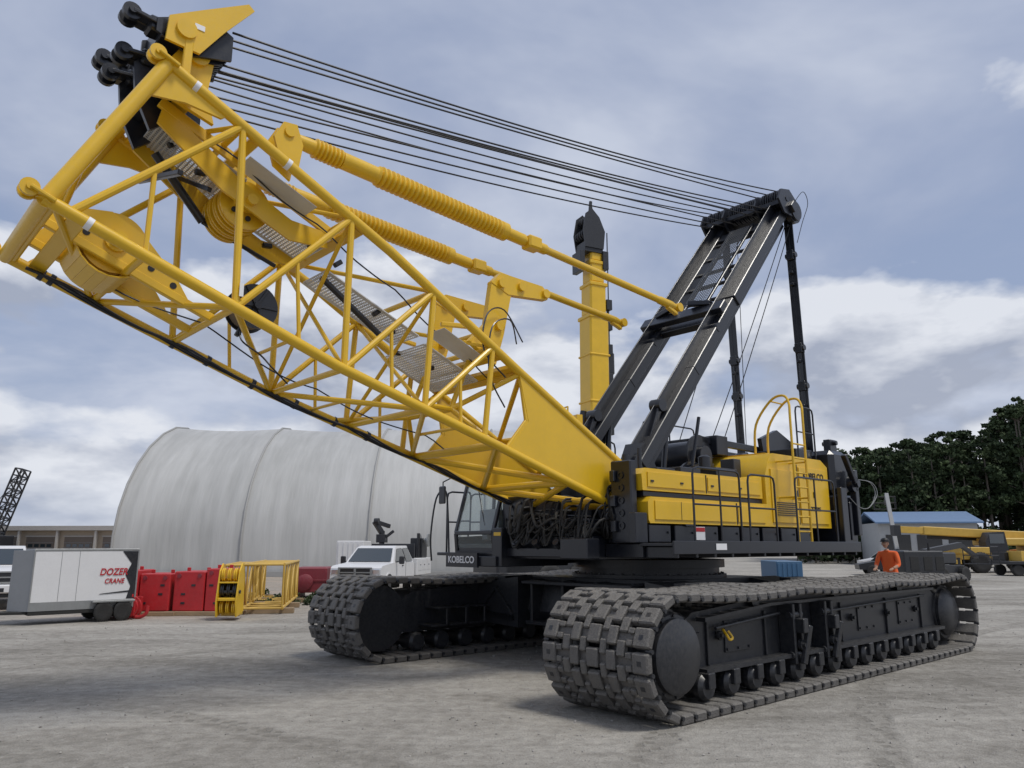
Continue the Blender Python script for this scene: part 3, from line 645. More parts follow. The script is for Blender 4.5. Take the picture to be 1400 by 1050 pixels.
for ds,dn in((-.45,-.06),(.3,-.1),(-.75,-.1)): p=B(8.75+ds,.375,-.80+dn); mb.tube(p,p+V((0,.012,0)),.04,None,12,1)  # flat black discs painted as shaded holes in the side plate
gp=[B(8.75+.42*math.cos(a),0,-.80+.42*math.sin(a)) for a in np.linspace(-2.4,-.5,8)]
for i in range(7): mb.beam(gp[i],gp[i+1],.74,.02,0,bn_)
mb.beam(B(9.2,-HW,-1.08),B(9.2,HW,-1.08),.18,.05,0,bn_)
for y in(-.36,.36): mb.beam(B(9.45,y,-1.05),B(7.42,y,-.99),.10,.08,0,(0,1,0))
for sy in(-1,1):
    y=sy*.72
    splate([(3.55,hh(3.55)),(4.15,hh(4.15)),(3.98,1.15),(4.15,1.85),(4.0,2.05),(3.75,2.03),(3.60,1.2)],y,.05)
    splate([(4.15,1.82),(4.05,2.08),(3.2,2.42),(3.0,2.38),(3.02,2.26),(3.78,1.84)],y,.06)
    for s_,n_ in((3.98,1.92),(3.1,2.33),(3.75,1.25),(3.6,2.12)): mb.lathe(B(s_,y-.11,n_),(0,1,0),[(0,.075),(.22,.075)],14)
    mb.beam(B(4.6,y-.15*sy,hh(4.6)),B(4.2,y,.95),.07,.07)
mb.tube(B(3.75,-.72,1.2),B(3.75,.72,1.2),.045,None,12)
for s_ in(3.4,3.7): mb.beam(B(s_,-HW,hh(s_)),B(s_,HW,hh(s_)),.12,.09,0,bn_)
mb.obj('boom_base_section',[M_Y,M_BLK],CR)
# ---- boom backstops
mb=MB()
for sy in(-1,1):
    y=sy*.72; a=V((8.10,y,7.22)); b_=V((-.28,y,6.66)); d=(b_-a).normalized(); L=(b_-a).length
    f=lambda x:(8.10-x)/(8.38)*L
    prof=[(0,.08),(f(7.78),.10)]
    def boot(x0,x1,r0,r1,n):
        o=[]
        for k in range(n):
            t=f(x0)+(f(x1)-f(x0))*k/n; dt=(f(x1)-f(x0))/n; o+=[(t,r0),(t+dt*.3,r1),(t+dt*.6,r1),(t+dt*.9,r0)]
        return o
    prof+=boot(7.72,7.3,.10,.135,7)+[(f(7.3),.12),(f(6.75),.12),(f(6.72),.145)]+boot(6.70,4.45,.115,.155,28)+[(f(4.42),.15),(f(4.3),.15),(f(4.28),.10),(f(3.9),.10),(f(3.88),.075),(f(3.6),.075),(f(3.55),.09),(f(3.4),.09),(f(3.35),.066),(f(.3),.066),(f(.25),.08),(f(-.1),.08),(L,.05)]
    mb.lathe(a,d,prof,20)
    for dy in(-.10,.10): mb.plate([(8.22,6.80),(8.32,7.1),(8.2,7.34),(8.02,7.36),(7.92,7.1),(7.98,6.66)],y+dy-.02,y+dy+.02)
    mb.lathe((8.12,y-.15,7.22),(0,1,0),[(0,.07),(.30,.07)],16)
    p=a+d*f(3.7); mb.box(p,(.30,.24,.22),0,None,.03); p=b_; mb.lathe(p+V((-.05,-.08,0)),(0,1,0),[(0,.09),(.16,.09)],16); mb.beam(p+V((.3,0,-.05)),p+V((.0,0,-.14)),.09,.07)
mb.obj('boom_backstops',[M_Y],CR)
# ---- boom walkways (silver gratings)
mb=MB()
for (s0,s1,y0_,y1_,n_) in ((7.9,9.1,-.66,.34,.90),(6.6,7.8,-.44,.34,.80),(4.7,6.4,-.42,.24,.56),(3.5,4.6,-.80,.34,.46)):
    grating(lambda s_,y:B(s_,y,n_),s0,s1,y0_,y1_,int((y1_-y0_)/.05),.05,.010,.018,.009)
    for y in(y0_,y1_): mb.beam(B(s0,y,n_),B(s1,y,n_),.02,.07,0,(0,1,0))
mb.box(B(7.6,.72,.86),(1.0,.4,.01),0,Matrix.Rotation(-BE,3,'Y')); mb.box(B(4.3,.68,.55),(.8,.45,.01),0,Matrix.Rotation(-BE,3,'Y'))
mb.obj('boom_walkway',[M_GRT],CR)
# ---- black tip gear
mb=MB()
def fork(c,d):
    c=V(c);d=V(d).normalized()
    for dy in(-.08,.08): 
        mb.beam(c+V((0,dy,0)),c+V((0,dy,0))+d*.28,.05,.15,0,(0,1,0)); mb.lathe(c+V((0,dy-.03,0))+d*.28,(0,1,0),[(0,.105),(.06,.105)],18)
    mb.tube(c+d*.28-V((0,.15,0)),c+d*.28+V((0,.15,0)),.045,None,12); mb.box(c,(.18,.24,.2),0,None,.03)
for sy in(-1,1):
    for k in range(4):
        y=sy*(.24+.13*k); mb.lathe((9.25,y-.04,8.12),(0,1,0),[(0,.27),(.02,.27),(.03,.22),(.05,.22),(.06,.27),(.08,.27)],26)
    mb.tube((9.25,sy*.15,8.12),(9.25,sy*.74,8.12),.08,None,12)
    for y in(.16,.73): mb.plate([(9.0,7.95),(9.0,8.28),(9.25,8.40),(9.6,8.28),(9.9,8.12),(9.9,7.95),(9.5,7.8)],sy*y-.02,sy*y+.02)
    mb.bb(9.6,9.85,sy*.45-.3,sy*.45+.3,7.9,8.15)
    fork((9.88,sy*.58,8.08),(.95,0,.12)); fork((9.85,sy*.28,7.80),(.9,0,-.1))
    mb.tube((9.3,sy*.3,7.0),(9.65,sy*.3,7.9),.06,None,12)
    mb.plate([(9.4,7.2),(9.35,7.8),(9.8,7.95),(10.0,7.7),(9.95,7.3),(9.75,6.9)],sy*.30-.03,sy*.30+.03)
mb.bb(9.5,9.7,-.75,.75,7.95,8.10); mb.bb(9.5,9.85,-.5,.5,7.35,7.55); mb.lathe((9.7,-.5,7.45),(0,1,0),[(0,.17),(1.0,.17)],22)
for k in range(3): mb.lathe((9.35,-.35+.25*k,7.3),(0,1,0),[(0,.22),(.05,.22)],22)
mb.v=[(x-.10,y,z-.02) for x,y,z in mb.v]
mb.tube(B(8.9,-.2,.75),B(8.0,-.25,.35),.055,None,12); mb.tube(B(8.0,-.25,.35),B(6.9,-.3,.45),.03,None,10); mb.tube(B(6.4,.2,.45),B(5.2,.15,.25),.045,None,10)
mb.beam(B(8.85,-.7,.55),B(8.6,.5,.35),.07,.07); mb.beam(B(8.6,-.7,.9),B(8.2,.3,.5),.06,.06)
c0=B(7.05,.25,-.55); mb.lathe(c0-V((0,.16,0)),(0,1,0),[(0,.29),(.02,.29),(.02,.18),(.30,.18),(.30,.29),(.32,.29)],32); mb.tube(c0-V((0,.24,0)),c0+V((0,.24,0)),.05,None,12)
for k in range(6): a=k*math.pi/3; mb.beam(c0+V((0,.17,0)),c0+V((.28*math.cos(a),.17,.28*math.sin(a))),.03,.02,0,(0,1,0))
mb.beam(c0,c0-bn_*.42,.06,.06)
for off,r in((0,.022),(.05,.016),(-.05,.014)):
    mb.pipe([B(s,-HW+.13+off+.03*math.sin(s*3),-hh(s)-.03-.05*abs(math.sin(s*2.1+off*9))) for s in np.linspace(9.3,1.0,40)],r,7)
mb.pipe([B(s,-HW*.2+.1*math.sin(s*2),-hh(s)+.1-.10*abs(math.sin(s*1.7))) for s in np.linspace(8.5,3.2,30)],.011,6)
mb.pipe([B(s,.62,hh(s)-.12-.08*abs(math.sin(s*2.3))) for s in np.linspace(8.5,3.4,30)],.011,6)
mb.pipe([B(3.4,.9,1.1),B(3.7,.95,1.35),B(4.0,1.0,1.0),B(3.8,1.05,.3),B(3.3,1.0,.0)],.012,6,0,6); mb.pipe([B(3.3,.9,1.2),B(3.8,.85,1.5),B(4.1,.9,1.2),B(4.0,1.0,.6),B(3.5,1.05,.4)],.012,6,0,6)
mb.pipe([c0-bn_*.25,B(7.0,.35,-1.02),B(6.7,.35,-1.06),B(6.4,0,-.98),B(6.0,-.3,-.95)],.012,6,0,6)
for s_ in(9.0,9.12,7.4,6.9,6.2,5.5,4.8,4.2): 
    p=Bc(s_,-1,-1); mb.lathe(p-bd*.03,bd,[(0,CRD+.008),(.06,CRD+.008)],14)
for i in range(12):
    s_=8.8-i*.42; mb.box(B(s_,random.uniform(-.5,.3),hh(s_)-random.uniform(.15,.4)),(.14,.07,.07),0,Matrix.Rotation(random.random(),3,'Y'))
mb.obj('boom_tip_spreader',[M_K],CR)
mb=MB(); mb.lathe(c0-V((0,.135,0)),(0,1,0),[(0,.25),(.27,.25)],28); mb.obj('reel_cable',[paint('reel_cable',(.16,.13,.10),.8)],CR)
mb=MB(); 
for s_,sv in((9.0,1),(7.7,1),(9.1,-1)): 
    p=Bc(s_,1,sv); mb.lathe(p-bd*.03,bd,[(0,CRD+.003),(.06,CRD+.003)],14)
mb.box(Bc(7.9,1,1).lerp(Bc(7.42,1,-1),.9)+V((0,.06,0)),(.05,.01,.16)); mb.box((9.35,.865,8.12),(.12,.008,.07)); mb.obj('inspection_tags',[M_LET],CR)

# ================================================================== SETTING
HG=empty('fabric_hangar',(-25.5,50,0),math.radians(2.5))
prof=[(0,0),(.05,2.6),(.5,4.3),(1.35,5.9),(2.6,7.4),(4.3,8.8),(6.4,10.0),(8.6,10.8),(11,11.1),(13.4,10.8),(15.6,10.0),(17.7,8.8),(19.4,7.4),(20.65,5.9),(21.5,4.3),(21.95,2.6),(22,0)]
mb=MB(); nb=4; bay=8.1; sub=8; vs=[];cols=nb*sub+1
for i in range(cols):
    t=(i%sub)/sub; bulge=-.20*math.sin(math.pi*t)
    for k,(y,z) in enumerate(prof):
        cy,cz=11,3; dx,dz=y-cy,z-cz; L=math.hypot(dx,dz); vs.append((i*bay/sub,y+dx/L*bulge,max(0,z+dz/L*bulge) if z>0 else 0))
K=len(prof); mb.add(vs,[(i*K+k,i*K+k+1,(i+1)*K+k+1,(i+1)*K+k) for i in range(cols-1) for k in range(K-1)])
for x in(0,nb*bay): mb.add([(x,y,z) for y,z in prof],[tuple(range(K))])
mb.obj('fabric_cover',[M_FAB],HG,ang=60)
mb=MB()
for i in range(nb+1): mb.pipe([(i*bay,11+(y-11)*1.004,z+.04) for y,z in prof],.075,8)
for i in range(nb): mb.bb(i*bay,i*bay+bay,-.06,.02,0,.35)
mb.obj('hangar_ribs',[paint('hangar_rib',(.33,.33,.32),.6)],HG)
IB=empty('industrial_building',(-78,92,0),math.radians(-4))
mb=MB(); mb.bb(-2,36,0,14,0,3.6,0); mb.bb(-2.5,36.5,-.7,14.5,3.62,4.15,1)
for i in range(8):
    x=-1+i*4.6; mb.bb(x,x+3.4,-.05,.02,.0,2.9,2); mb.bb(x-.12,x+3.52,-.09,-.04,2.9,3.05,1)
    for k in range(5): mb.bb(x,x+3.4,-.075,-.055,.55*k+.02,.55*k+.06,3)
    for k in range(4): mb.bb(x+.3+k*.75,x+.85+k*.75,-.07,-.05,1.75,2.1,4)
    mb.bb(x+3.85,x+4.1,-.6,-.3,0,3.6,1)
mb.obj('walls',[paint('tan_wall',(.36,.30,.23),.8),paint('roof_trim',(.40,.38,.35),.6),paint('brown_door',(.13,.105,.085),.6),M_GR,M_GL],IB)
BB=empty('warehouse_building',(41.5,78,0),math.radians(-10))
mb=MB(); mb.bb(-4.6,4.6,0,7,0,4.2,0); 
mb.platex([(-.6,4.1),(3.5,5.2),(7.6,4.1),(7.6,4.25),(3.5,5.4),(-.6,4.25)],-5,5,1)
for i in range(3): mb.bb(-4+i*2.9,-1.7+i*2.9,-.06,0,0,3.0,2)  # solid dark slabs; the unlit inside of the openings is painted on
mb.obj('walls',[paint('grey_siding',(.42,.43,.43),.7),paint('blue_roof',(.12,.21,.36),.5),paint('painted_opening_shade',(.05,.05,.05),.8)],BB)

def leafmat(name,d,l):
    m,nt,b=newmat(name); P=N(nt,'ShaderNodeNewGeometry').outputs['Position']
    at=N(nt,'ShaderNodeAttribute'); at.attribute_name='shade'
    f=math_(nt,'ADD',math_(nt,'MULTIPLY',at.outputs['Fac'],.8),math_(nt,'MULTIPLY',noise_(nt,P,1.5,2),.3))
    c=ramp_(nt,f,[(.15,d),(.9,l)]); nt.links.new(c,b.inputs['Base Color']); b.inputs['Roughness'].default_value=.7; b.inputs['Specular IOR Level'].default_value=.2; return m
M_LEAF=leafmat('foliage',(.017,.029,.015),(.07,.10,.042)); M_BARK=paint('bark',(.13,.11,.09),.9)
def forest(name,trees,leaf=.5,per=95):
    vs=[];sh=[];mb=MB()
    for (x,y,H,R,kind) in trees:
        mb.tube((x,y,0),(x+random.uniform(-.3,.3),y,H*.93),H*.014,H*.004,6)
        nc=int(16+H*.6)
        for k in range(nc):
            t=random.random()
            if kind=='pine': z=H*(.36+.63*t); rr=R*(1-.6*t)*.85; cr=R*.30*(1.15-.5*t); fl=.5
            else: z=H*(.20+.76*t); rr=R*math.sin(math.pi*min(1,(.25+.75*t)))**.6*.85; cr=R*.38; fl=.7
            a=random.random()*6.283; q=rr*math.sqrt(random.random()); cx,cy=x+q*math.cos(a),y+q*math.sin(a)
            if random.random()<.5: mb.tube((x,y,z-R*.25),(cx,cy,z),H*.006,H*.002,4)
            s0=random.uniform(.05,.85)
            u=np.random.normal(size=(per,3)); u/=np.linalg.norm(u,axis=1)[:,None]; rad=np.random.uniform(.3,1.15,per)**.6
            c=u*rad[:,None]*np.array([cr,cr,cr*fl])+np.array([cx,cy,z])
            n1=np.random.normal(size=(per,3)); n1/=np.linalg.norm(n1,axis=1)[:,None]; n2=np.cross(n1,np.random.normal(size=(per,3))); n2/=np.linalg.norm(n2,axis=1)[:,None]
            L=leaf*np.random.uniform(.5,1.2,(per,1))
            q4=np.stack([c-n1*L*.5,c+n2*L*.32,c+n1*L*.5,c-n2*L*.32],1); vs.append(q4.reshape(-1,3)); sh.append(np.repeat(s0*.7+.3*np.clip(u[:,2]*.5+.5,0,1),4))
    A=np.concatenate(vs); S=np.concatenate(sh); n=len(A)//4
    me=bpy.data.meshes.new(name); me.vertices.add(len(A)); me.vertices.foreach_set('co',A.ravel()); me.loops.add(len(A)); me.loops.foreach_set('vertex_index',np.arange(len(A),dtype=np.int32))
    me.polygons.add(n); me.polygons.foreach_set('loop_start',np.arange(0,len(A),4,dtype=np.int32)); me.update(calc_edges=True)
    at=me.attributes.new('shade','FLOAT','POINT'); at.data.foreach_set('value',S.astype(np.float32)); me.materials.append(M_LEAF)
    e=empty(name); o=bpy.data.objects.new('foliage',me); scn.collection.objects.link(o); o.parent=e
    mb.obj('trunks',[M_BARK],e); return e
tr=[]
for i in range(170):
    u=random.uniform(1090,1640); D=random.uniform(92,118)
    x=(u-700)/1050*D*.985
    vt=float(np.interp(u,[1080,1160,1200,1250,1300,1340,1370,1390,1420,1640],[622,606,612,598,588,582,570,546,538,535]))+abs(random.gauss(0,17))
    b_=(525-vt)/1050; H=2+D*(.205+.9788*b_)/(.9788-.205*b_)
    tr.append((x,D,H,random.uniform(2.2,3.8),random.choice(['pine','oak','pine'])))
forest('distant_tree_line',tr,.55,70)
tr=[]
for i in range(80):
    x=random.uniform(-110,140); tr.append((x,random.uniform(240,280),random.uniform(7,12),5,'oak'))
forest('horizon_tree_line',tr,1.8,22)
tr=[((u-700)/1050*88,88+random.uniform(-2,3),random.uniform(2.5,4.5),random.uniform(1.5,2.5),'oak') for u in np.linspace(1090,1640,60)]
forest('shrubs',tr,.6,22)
tr=[(random.uniform(-12,-3.5),random.uniform(26,30),random.uniform(.15,.4),.3,'oak') for i in range(26)]
forest('weeds',tr,.12,8)

# ---- cargo trailer
ph=math.radians(48); TR=empty('cargo_trailer',(-12.25,20.2,0),0)
hx=V((-math.sin(ph),-math.cos(ph),0)); TR.rotation_euler=(0,0,math.atan2(hx.y,hx.x)); TR.scale=(.84,.72,1)
mb=MB()
mb.bb(-3.0,0,-1.5,0,.34,1.86,0,.03); mb.add([(0,-1.5,.34),(0,0,.34),(.45,-.75,.34),(0,-1.5,1.86),(0,0,1.86),(.45,-.75,1.86)],[(0,2,5,3),(2,1,4,5),(3,5,4),(0,1,2)],1)
mb.bb(-3.0,-.0,.002,.012,.34,.56,2); mb.bb(-3.02,.01,-1.51,.015,1.84,1.90,2); mb.bb(-3.02,-2.97,-.03,.02,.34,1.88,2); mb.bb(-.02,.02,-.03,.02,.34,1.88,2); mb.bb(-3.0,0,-1.5,.0,.24,.335,4)
for x in(-.75,-1.25): mb.bb(x-.006,x+.006,.002,.008,.56,1.84,1)
mb.plate([(-3.0,.57),(-2.72,.57),(-2.82,.9),(-2.64,1.2),(-2.80,1.5),(-2.5,1.83),(-3.0,1.83)],.010,.016,3)
mb.plate([(-2.95,.75),(-1.9,.70),(-1.95,.72),(-2.95,.80)],.0165,.019,3)
mb.bb(-2.95,-1.7,.01,.26,.50,.55,2); 
for x in(-2.62,-2.05): mb.wheel((x,.14,.27),.27,.19,(0,1,0),4,2,22); mb.wheel((x,-1.64,.27),.27,.19,(0,1,0),4,2,22)
mb.beam((.3,-.75,.3),(1.2,-.75,.3),.1,.08,4); mb.beam((0,-.2,.3),(1.1,-.75,.3),.07,.07,4); mb.beam((0,-1.3,.3),(1.1,-.75,.3),.07,.07,4); mb.tube((1.0,-.75,.02),(1.0,-.75,.65),.035,None,10,4); mb.bb(.92,1.08,-.83,-.67,0,.03,4)
mb.bb(-2.95,-2.9,.017,.03,.6,.68,5)
mb.obj('trailer_body',[M_WH,M_GR,M_STEEL,M_KD,M_RUB,M_RED],TR)
text('trailer_lettering','DOZER',.25,frame((-1,0,0),(0,0,1),(0,1,0),(-2.28,.022,1.28)),M_RLET,TR,shear=.2)
text('trailer_lettering','CRANE',.18,frame((-1,0,0),(0,0,1),(0,1,0),(-2.32,.022,1.04)),M_RLET,TR,shear=.2)

def pickup(name,loc,heading,service=True):
    E=empty(name,loc,heading); mb=MB()
    W=.98
    mb.plate([(2.85,.55),(2.92,.8),(2.86,1.16),(2.7,1.24),(1.35,1.33),(-1.35,1.30),(-1.35,.50),(2.3,.45)],-W,W,0)
    sect=[(1.45,1.32,W-.02),(.72,1.90,W-.2),(.45,1.97,W-.24),(-.95,1.97,W-.24),(-1.28,1.30,W-.02)]
    vs=[];
    for x,z,wd in sect: vs+=[(x,-wd,z),(x,wd,z)]
    mb.add(vs,[(2*i,2*i+1,2*i+3,2*i+2) for i in range(4)]+[(0,2,4,6,8),(1,9,7,5,3)],0)
    mb.add([(1.43,-.86,1.375),(1.43,.86,1.375),(.80,.72,1.875),(.80,-.72,1.875)],[(0,1,2,3)],1)
    for sy in(-1,1):
        mb.add([(1.18,sy*.985,1.36),(.60,sy*.815,1.86),(-.10,sy*.80,1.88),(-.10,sy*.985,1.36)],[(0,1,2,3)],1); mb.add([(-.2,sy*.985,1.36),(-.2,sy*.80,1.88),(-.88,sy*.80,1.88),(-1.08,sy*.98,1.36)],[(0,1,2,3)],1)
        mb.bb(-.16,-.15,sy*.985-.004,sy*.985+.004,.6,1.34,2); mb.bb(.2,.34,sy*.99-.02,sy*.99+.02,1.18,1.22,2)
        mb.box((1.1,sy*1.2,1.42),(.12,.2,.30),2,None,.03); mb.beam((1.1,sy*.97,1.35),(1.1,sy*1.15,1.38),.05,.04,2)
        mb.box((2.84,sy*.80,1.02),(.16,.30,.22),5,None,.03)
        for x in(1.95,-2.2): mb.wheel((x,sy*.86,.42),.42,.28,(0,1,0),4,3,26)
        mb.plate([(1.95+.54*math.cos(a),.45+.54*math.sin(a)) for a in np.linspace(0,math.pi,12)],sy*(W+.0)-.02,sy*(W+.0)+.02,0)
        mb.plate([(1.95+.48*math.cos(a),.45+.48*math.sin(a)) for a in np.linspace(-.1,math.pi+.1,12)],sy*(W+.005)-.025,sy*(W+.005)+.025,2)
    mb.bb(2.86,2.95,-.58,.58,.84,1.16,2); mb.bb(2.94,2.97,-.60,.60,1.14,1.19,3); mb.bb(2.94,2.97,-.60,.60,.82,.86,3); mb.bb(2.95,2.975,-.04,.04,.86,1.14,3); mb.bb(2.95,2.975,-.58,.58,.98,1.02,3)
    for sy in(-1,1): mb.bb(2.94,2.97,sy*.62-.04,sy*.62+.04,.82,1.19,3)
    mb.bb(2.85,3.05,-W,W,.52,.78,0,.04); mb.bb(3.04,3.06,-.4,.4,.56,.68,2); mb.bb(2.7,2.9,-.9,.9,.38,.5,2)
    mb.bb(-3.3,2.4,-.5,.5,.4,.55,2)
    if service:
        for sy in(-1,1): mb.bb(-3.6,-1.4,sy*.85-.24,sy*.85+.24,.75,1.45,0,.02); 
        for sy in(-1,1):
            for x in(-1.9,-2.5,-3.2): mb.bb(x-.25,x+.25,sy*1.095-.004,sy*1.095+.006,.95,1.38,0); mb.bb(x-.05,x+.05,sy*1.1-.004,sy*1.1+.012,1.15,1.19,2)
        mb.bb(-3.6,-1.4,-.61,.61,.7,.85,2); mb.bb(-1.5,-1.4,-.95,.95,1.45,2.05,2)
        mb.tube((-2.0,-.7,1.45),(-2.0,-.7,2.6),.12,None,12,2); mb.beam((-2.0,-.7,2.5),(-1.7,-.95,3.0),.2,.2,2); mb.beam((-1.7,-.95,3.0),(-2.4,-.5,2.8),.15,.17,2); mb.bb(-2.2,-1.8,-.9,-.5,2.1,2.45,2); mb.lathe((-1.7,-.95,3.0),(0,1,0),[(0,.14),(.2,.14)],14,2); mb.beam((-2.0,-.7,2.2),(-2.1,-.2,2.6),.12,.12,2)
        mb.bb(-3.4,-2.6,.4,.95,1.45,2.3,2,.03); mb.tube((-2.5,.8,1.45),(-2.5,.8,2.5),.07,None,10,2); mb.lathe((-2.9,.7,2.2),(0,1,0),[(0,.28),(.06,.28),(.06,.1),(.4,.1),(.4,.28),(.46,.28)],20,3)
    else:
        mb.plate([(-1.38,.55),(-1.38,1.32),(-3.3,1.32),(-3.3,.6)],-W,-W+.08,0); mb.plate([(-1.38,.55),(-1.38,1.32),(-3.3,1.32),(-3.3,.6)],W-.08,W,0); mb.bb(-3.3,-3.2,-W,W,.6,1.32,0); mb.bb(-3.3,-1.38,-.9,.9,.7,.76,2)
    mb.obj('truck_body',[M_WH,M_GL,M_KD,M_STEEL,M_RUB,M_HL],E); return E
pickup('service_truck',(-5.3,32.0,0),math.atan2(-.96,-.16))
pickup('pickup_truck',(-17.75,27.2,0),math.atan2(-.85,.5),False)

def red_stack(name,loc,rz,parts):
    E=empty(name,loc,rz); mb=MB()
    for (x0,x1,y0,y1,z0,z1) in parts:
        mb.bb(x0,x1,y0,y1,z0,z1,0,.025)
        for x in(x0+.15,x1-.15): mb.tube((x,y0-.03,z1-.12),(x,y0+.02,z1-.12),.06,None,12,1); mb.bb(x-.05,x+.05,(y0+y1)/2-.03,(y0+y1)/2+.03,z1,z1+.1,0)
        n=max(1,int((x1-x0)/.5))
        for k in range(1,n): xx=x0+(x1-x0)*k/n; mb.bb(xx-.025,xx+.025,y0-.04,y0,z0+.05,z1-.05,0)
        for k in range(3): xx=x0+random.uniform(.1,.6); mb.bb(xx,xx+.12,y0-.012,y0,z0+.2+.25*k,z0+.26+.25*k,2)
    for k in range(3): mb.bb(-.2,2.0,-.1+k*.5,.05+k*.5,0,.12,3)
    mb.obj('weight_slabs',[M_RED,M_DRED,M_KD,M_WOOD],E)
red_stack('counterweight_stack',(-11.7,22.9,0),.05,[(0,.85,0,1.2,.12,1.28),(.88,1.75,.1,1.2,.12,1.18),(.3,1.1,-.55,-.05,.12,.55)])
red_stack('counterweight_stack',(-9.85,23.1,0),-.03,[(0,.9,0,1.2,.12,1.24),(.94,1.6,0,1.1,.12,1.32)])
E=empty('hook_block',(-10.5,21.9,0),0); mb=MB()
mb.lathe((-.1,0,.32),(0,1,0),[(0,.3),(.08,.3),(.1,.12),(.2,.12),(.22,.3),(.3,.3)],20); mb.bb(-.35,.15,-.04,0,.1,.6); mb.bb(-.35,.15,.31,.35,.1,.6); mb.pipe([(-.1,.15,.1),(.2,.15,.05),(.4,.15,.15),(.42,.15,.35)],.05,8,0,4); mb.obj('block_body',[M_RED],E)
E=empty('steel_tank',(-7.75,30.5,0),.1); mb=MB(); mb.bb(-.6,.6,0,1.5,.2,1.15,0,.05); mb.lathe((-.2,-.25,.6),(0,1,0),[(0,.2),(.05,.3),(.3,.3)],20); mb.bb(-.55,-.4,0,1.4,0,.2); mb.bb(.4,.55,0,1.4,0,.2); mb.bb(-.62,.62,-.03,.0,.62,.70); mb.obj('tank_body',[M_DRED],E)
def lattice(mb,F,L,w,h,nb,rc,rb,mi=0):
    for a in(-1,1):
        for b_ in(-1,1): mb.tube(F(0,a*w/2,b_*h/2),F(L,a*w/2,b_*h/2),rc,None,8,mi)
    for i in range(nb+1):
        x=L*i/nb
        for a in(-1,1): mb.tube(F(x,a*w/2,-h/2),F(x,a*w/2,h/2),rb,None,6,mi); mb.tube(F(x,-w/2,a*h/2),F(x,w/2,a*h/2),rb,None,6,mi)
        if i<nb:
            x2=L*(i+1)/nb; s=1 if i%2 else -1
            for a in(-1,1): mb.tube(F(x,a*w/2,-s*h/2),F(x2,a*w/2,s*h/2),rb,None,6,mi); mb.tube(F(x,-s*w/2,a*h/2),F(x2,s*w/2,a*h/2),rb,None,6,mi)
E=empty('lattice_boom_section',(-7.35,23.4,0),math.radians(101)); mb=MB()
lattice(mb,lambda x,y,z:V((x,y,z+.80)),5.5,1.15,1.25,6,.05,.03)
for x in(.4,2.6,4.8): mb.bb(x-.12,x+.12,-.9,.9,0,.16,1)
mb.obj('lattice',[M_Y2,M_WOOD],E)
E=empty('lattice_boom_section',(-8.75,25.4,0),math.radians(103)); mb=MB()
lattice(mb,lambda x,y,z:V((x,y,z+.80)),4.5,.9,1.1,5,.05,.03)
for x in(.4,2.4,4.2): mb.bb(x-.12,x+.12,-.8,.8,0,.2,1)
mb.obj('lattice',[M_Y2,M_WOOD],E)
E=empty('boom_head',(-7.70,21.5,0),math.radians(95)); mb=MB()
for y in(-.26,.26): mb.plate([(0,.1),(-.1,.5),(.1,1.3),(.35,1.5),(.6,1.2),(.7,.2)],y-.02,y+.02,0)
for z in(.35,.8,1.2):
    for y in(-.16,0,.16): mb.lathe((.2,y-.04,z),(0,1,0),[(0,.18),(.03,.18),(.04,.14),(.05,.18),(.08,.18)],20,1 if z==.8 else 0)
mb.bb(.4,.8,-.24,.24,.1,1.1,0); mb.bb(-.05,.4,-.24,.24,.52,.60,0); mb.bb(0,.4,-.24,.24,.98,1.02,0); mb.tube((.1,-.32,.75),(.1,.32,.75),.05,None,10,1); mb.obj('head_plates',[M_Y,M_KD],E)
E=empty('storage_container',(-8.6,38.5,0),math.radians(5)); mb=MB(); mb.bb(0,1.3,0,4,.1,2.2,0,.03)
for k in range(5): mb.bb(.08+k*.24,.16+k*.24,-.03,0,.2,2.1,0)
mb.bb(0,1.3,-.05,-.03,.1,.18,1); mb.obj('container_shell',[M_WH,M_GR],E)
E=empty('storage_container',(12.4,37,0),math.radians(-4)); mb=MB(); mb.bb(0,1.2,0,3,.1,1.25,0,.03)
for k in range(5): mb.bb(.06+k*.22,.16+k*.22,-.03,0,.2,1.15,0)
mb.obj('container_shell',[M_BLUE],E)

# ---- distant vertical telescopic boom crane
TC=empty('truck_crane',(3.75,35,0),math.radians(205)); mb=MB()
mb.bb(-5,5,-1.3,1.3,.9,1.4,1); mb.bb(3.4,5.4,-1.3,1.3,.7,2.0,1,.08); mb.bb(5.36,5.42,-1.1,1.1,1.4,1.9,3)
for x in(-4.2,-2.9,1.6,3.0): 
    for sy in(-1,1): mb.wheel((x,sy*1.15,.62),.62,.45,(0,1,0),2,1,24)
mb.bb(-2.6,1.4,-1.4,1.4,1.55,2.9,0,.08); mb.bb(-3.4,-2.6,-1.4,1.4,1.6,3.0,1,.05); mb.bb(-.4,1.6,.7,1.5,1.6,3.2,3)
tilt=V((-.012,.0,1)).normalized()
def T(z,dx=0,dy=0): return V((0,0,0))+tilt*z+V((dx,dy,0))
for z0,z1,s_ in((1.8,12.6,1.02),(12.6,14.2,.88),(14.2,15.3,.78),(15.3,16.3,.66)):
    mb.beam(T(z0),T(z1),s_,s_*1.05,0,(0,1,0),.08); mb.beam(T(z1-.18),T(z1),s_+.10,s_*1.05+.10,0,(0,1,0),.03)
for z in(6,8.4,10.6): mb.beam(T(z),T(z+.10),1.10,1.14,0,(0,1,0),.03)
for sy in(-.45,.45): mb.plate([(-.5,15.9),(.5,15.9),(.62,16.7),(.45,17.6),(.1,17.9),(-.3,17.5),(-.6,16.8)],sy-.03,sy+.03,1)
for (x_,z_) in((.35,16.6),(-.3,16.7),(.1,17.4)):
    for k in range(4): mb.lathe((x_,-.36+.2*k,z_),(0,1,0),[(0,.27),(.03,.27),(.05,.2),(.07,.27),(.1,.27)],18,1)
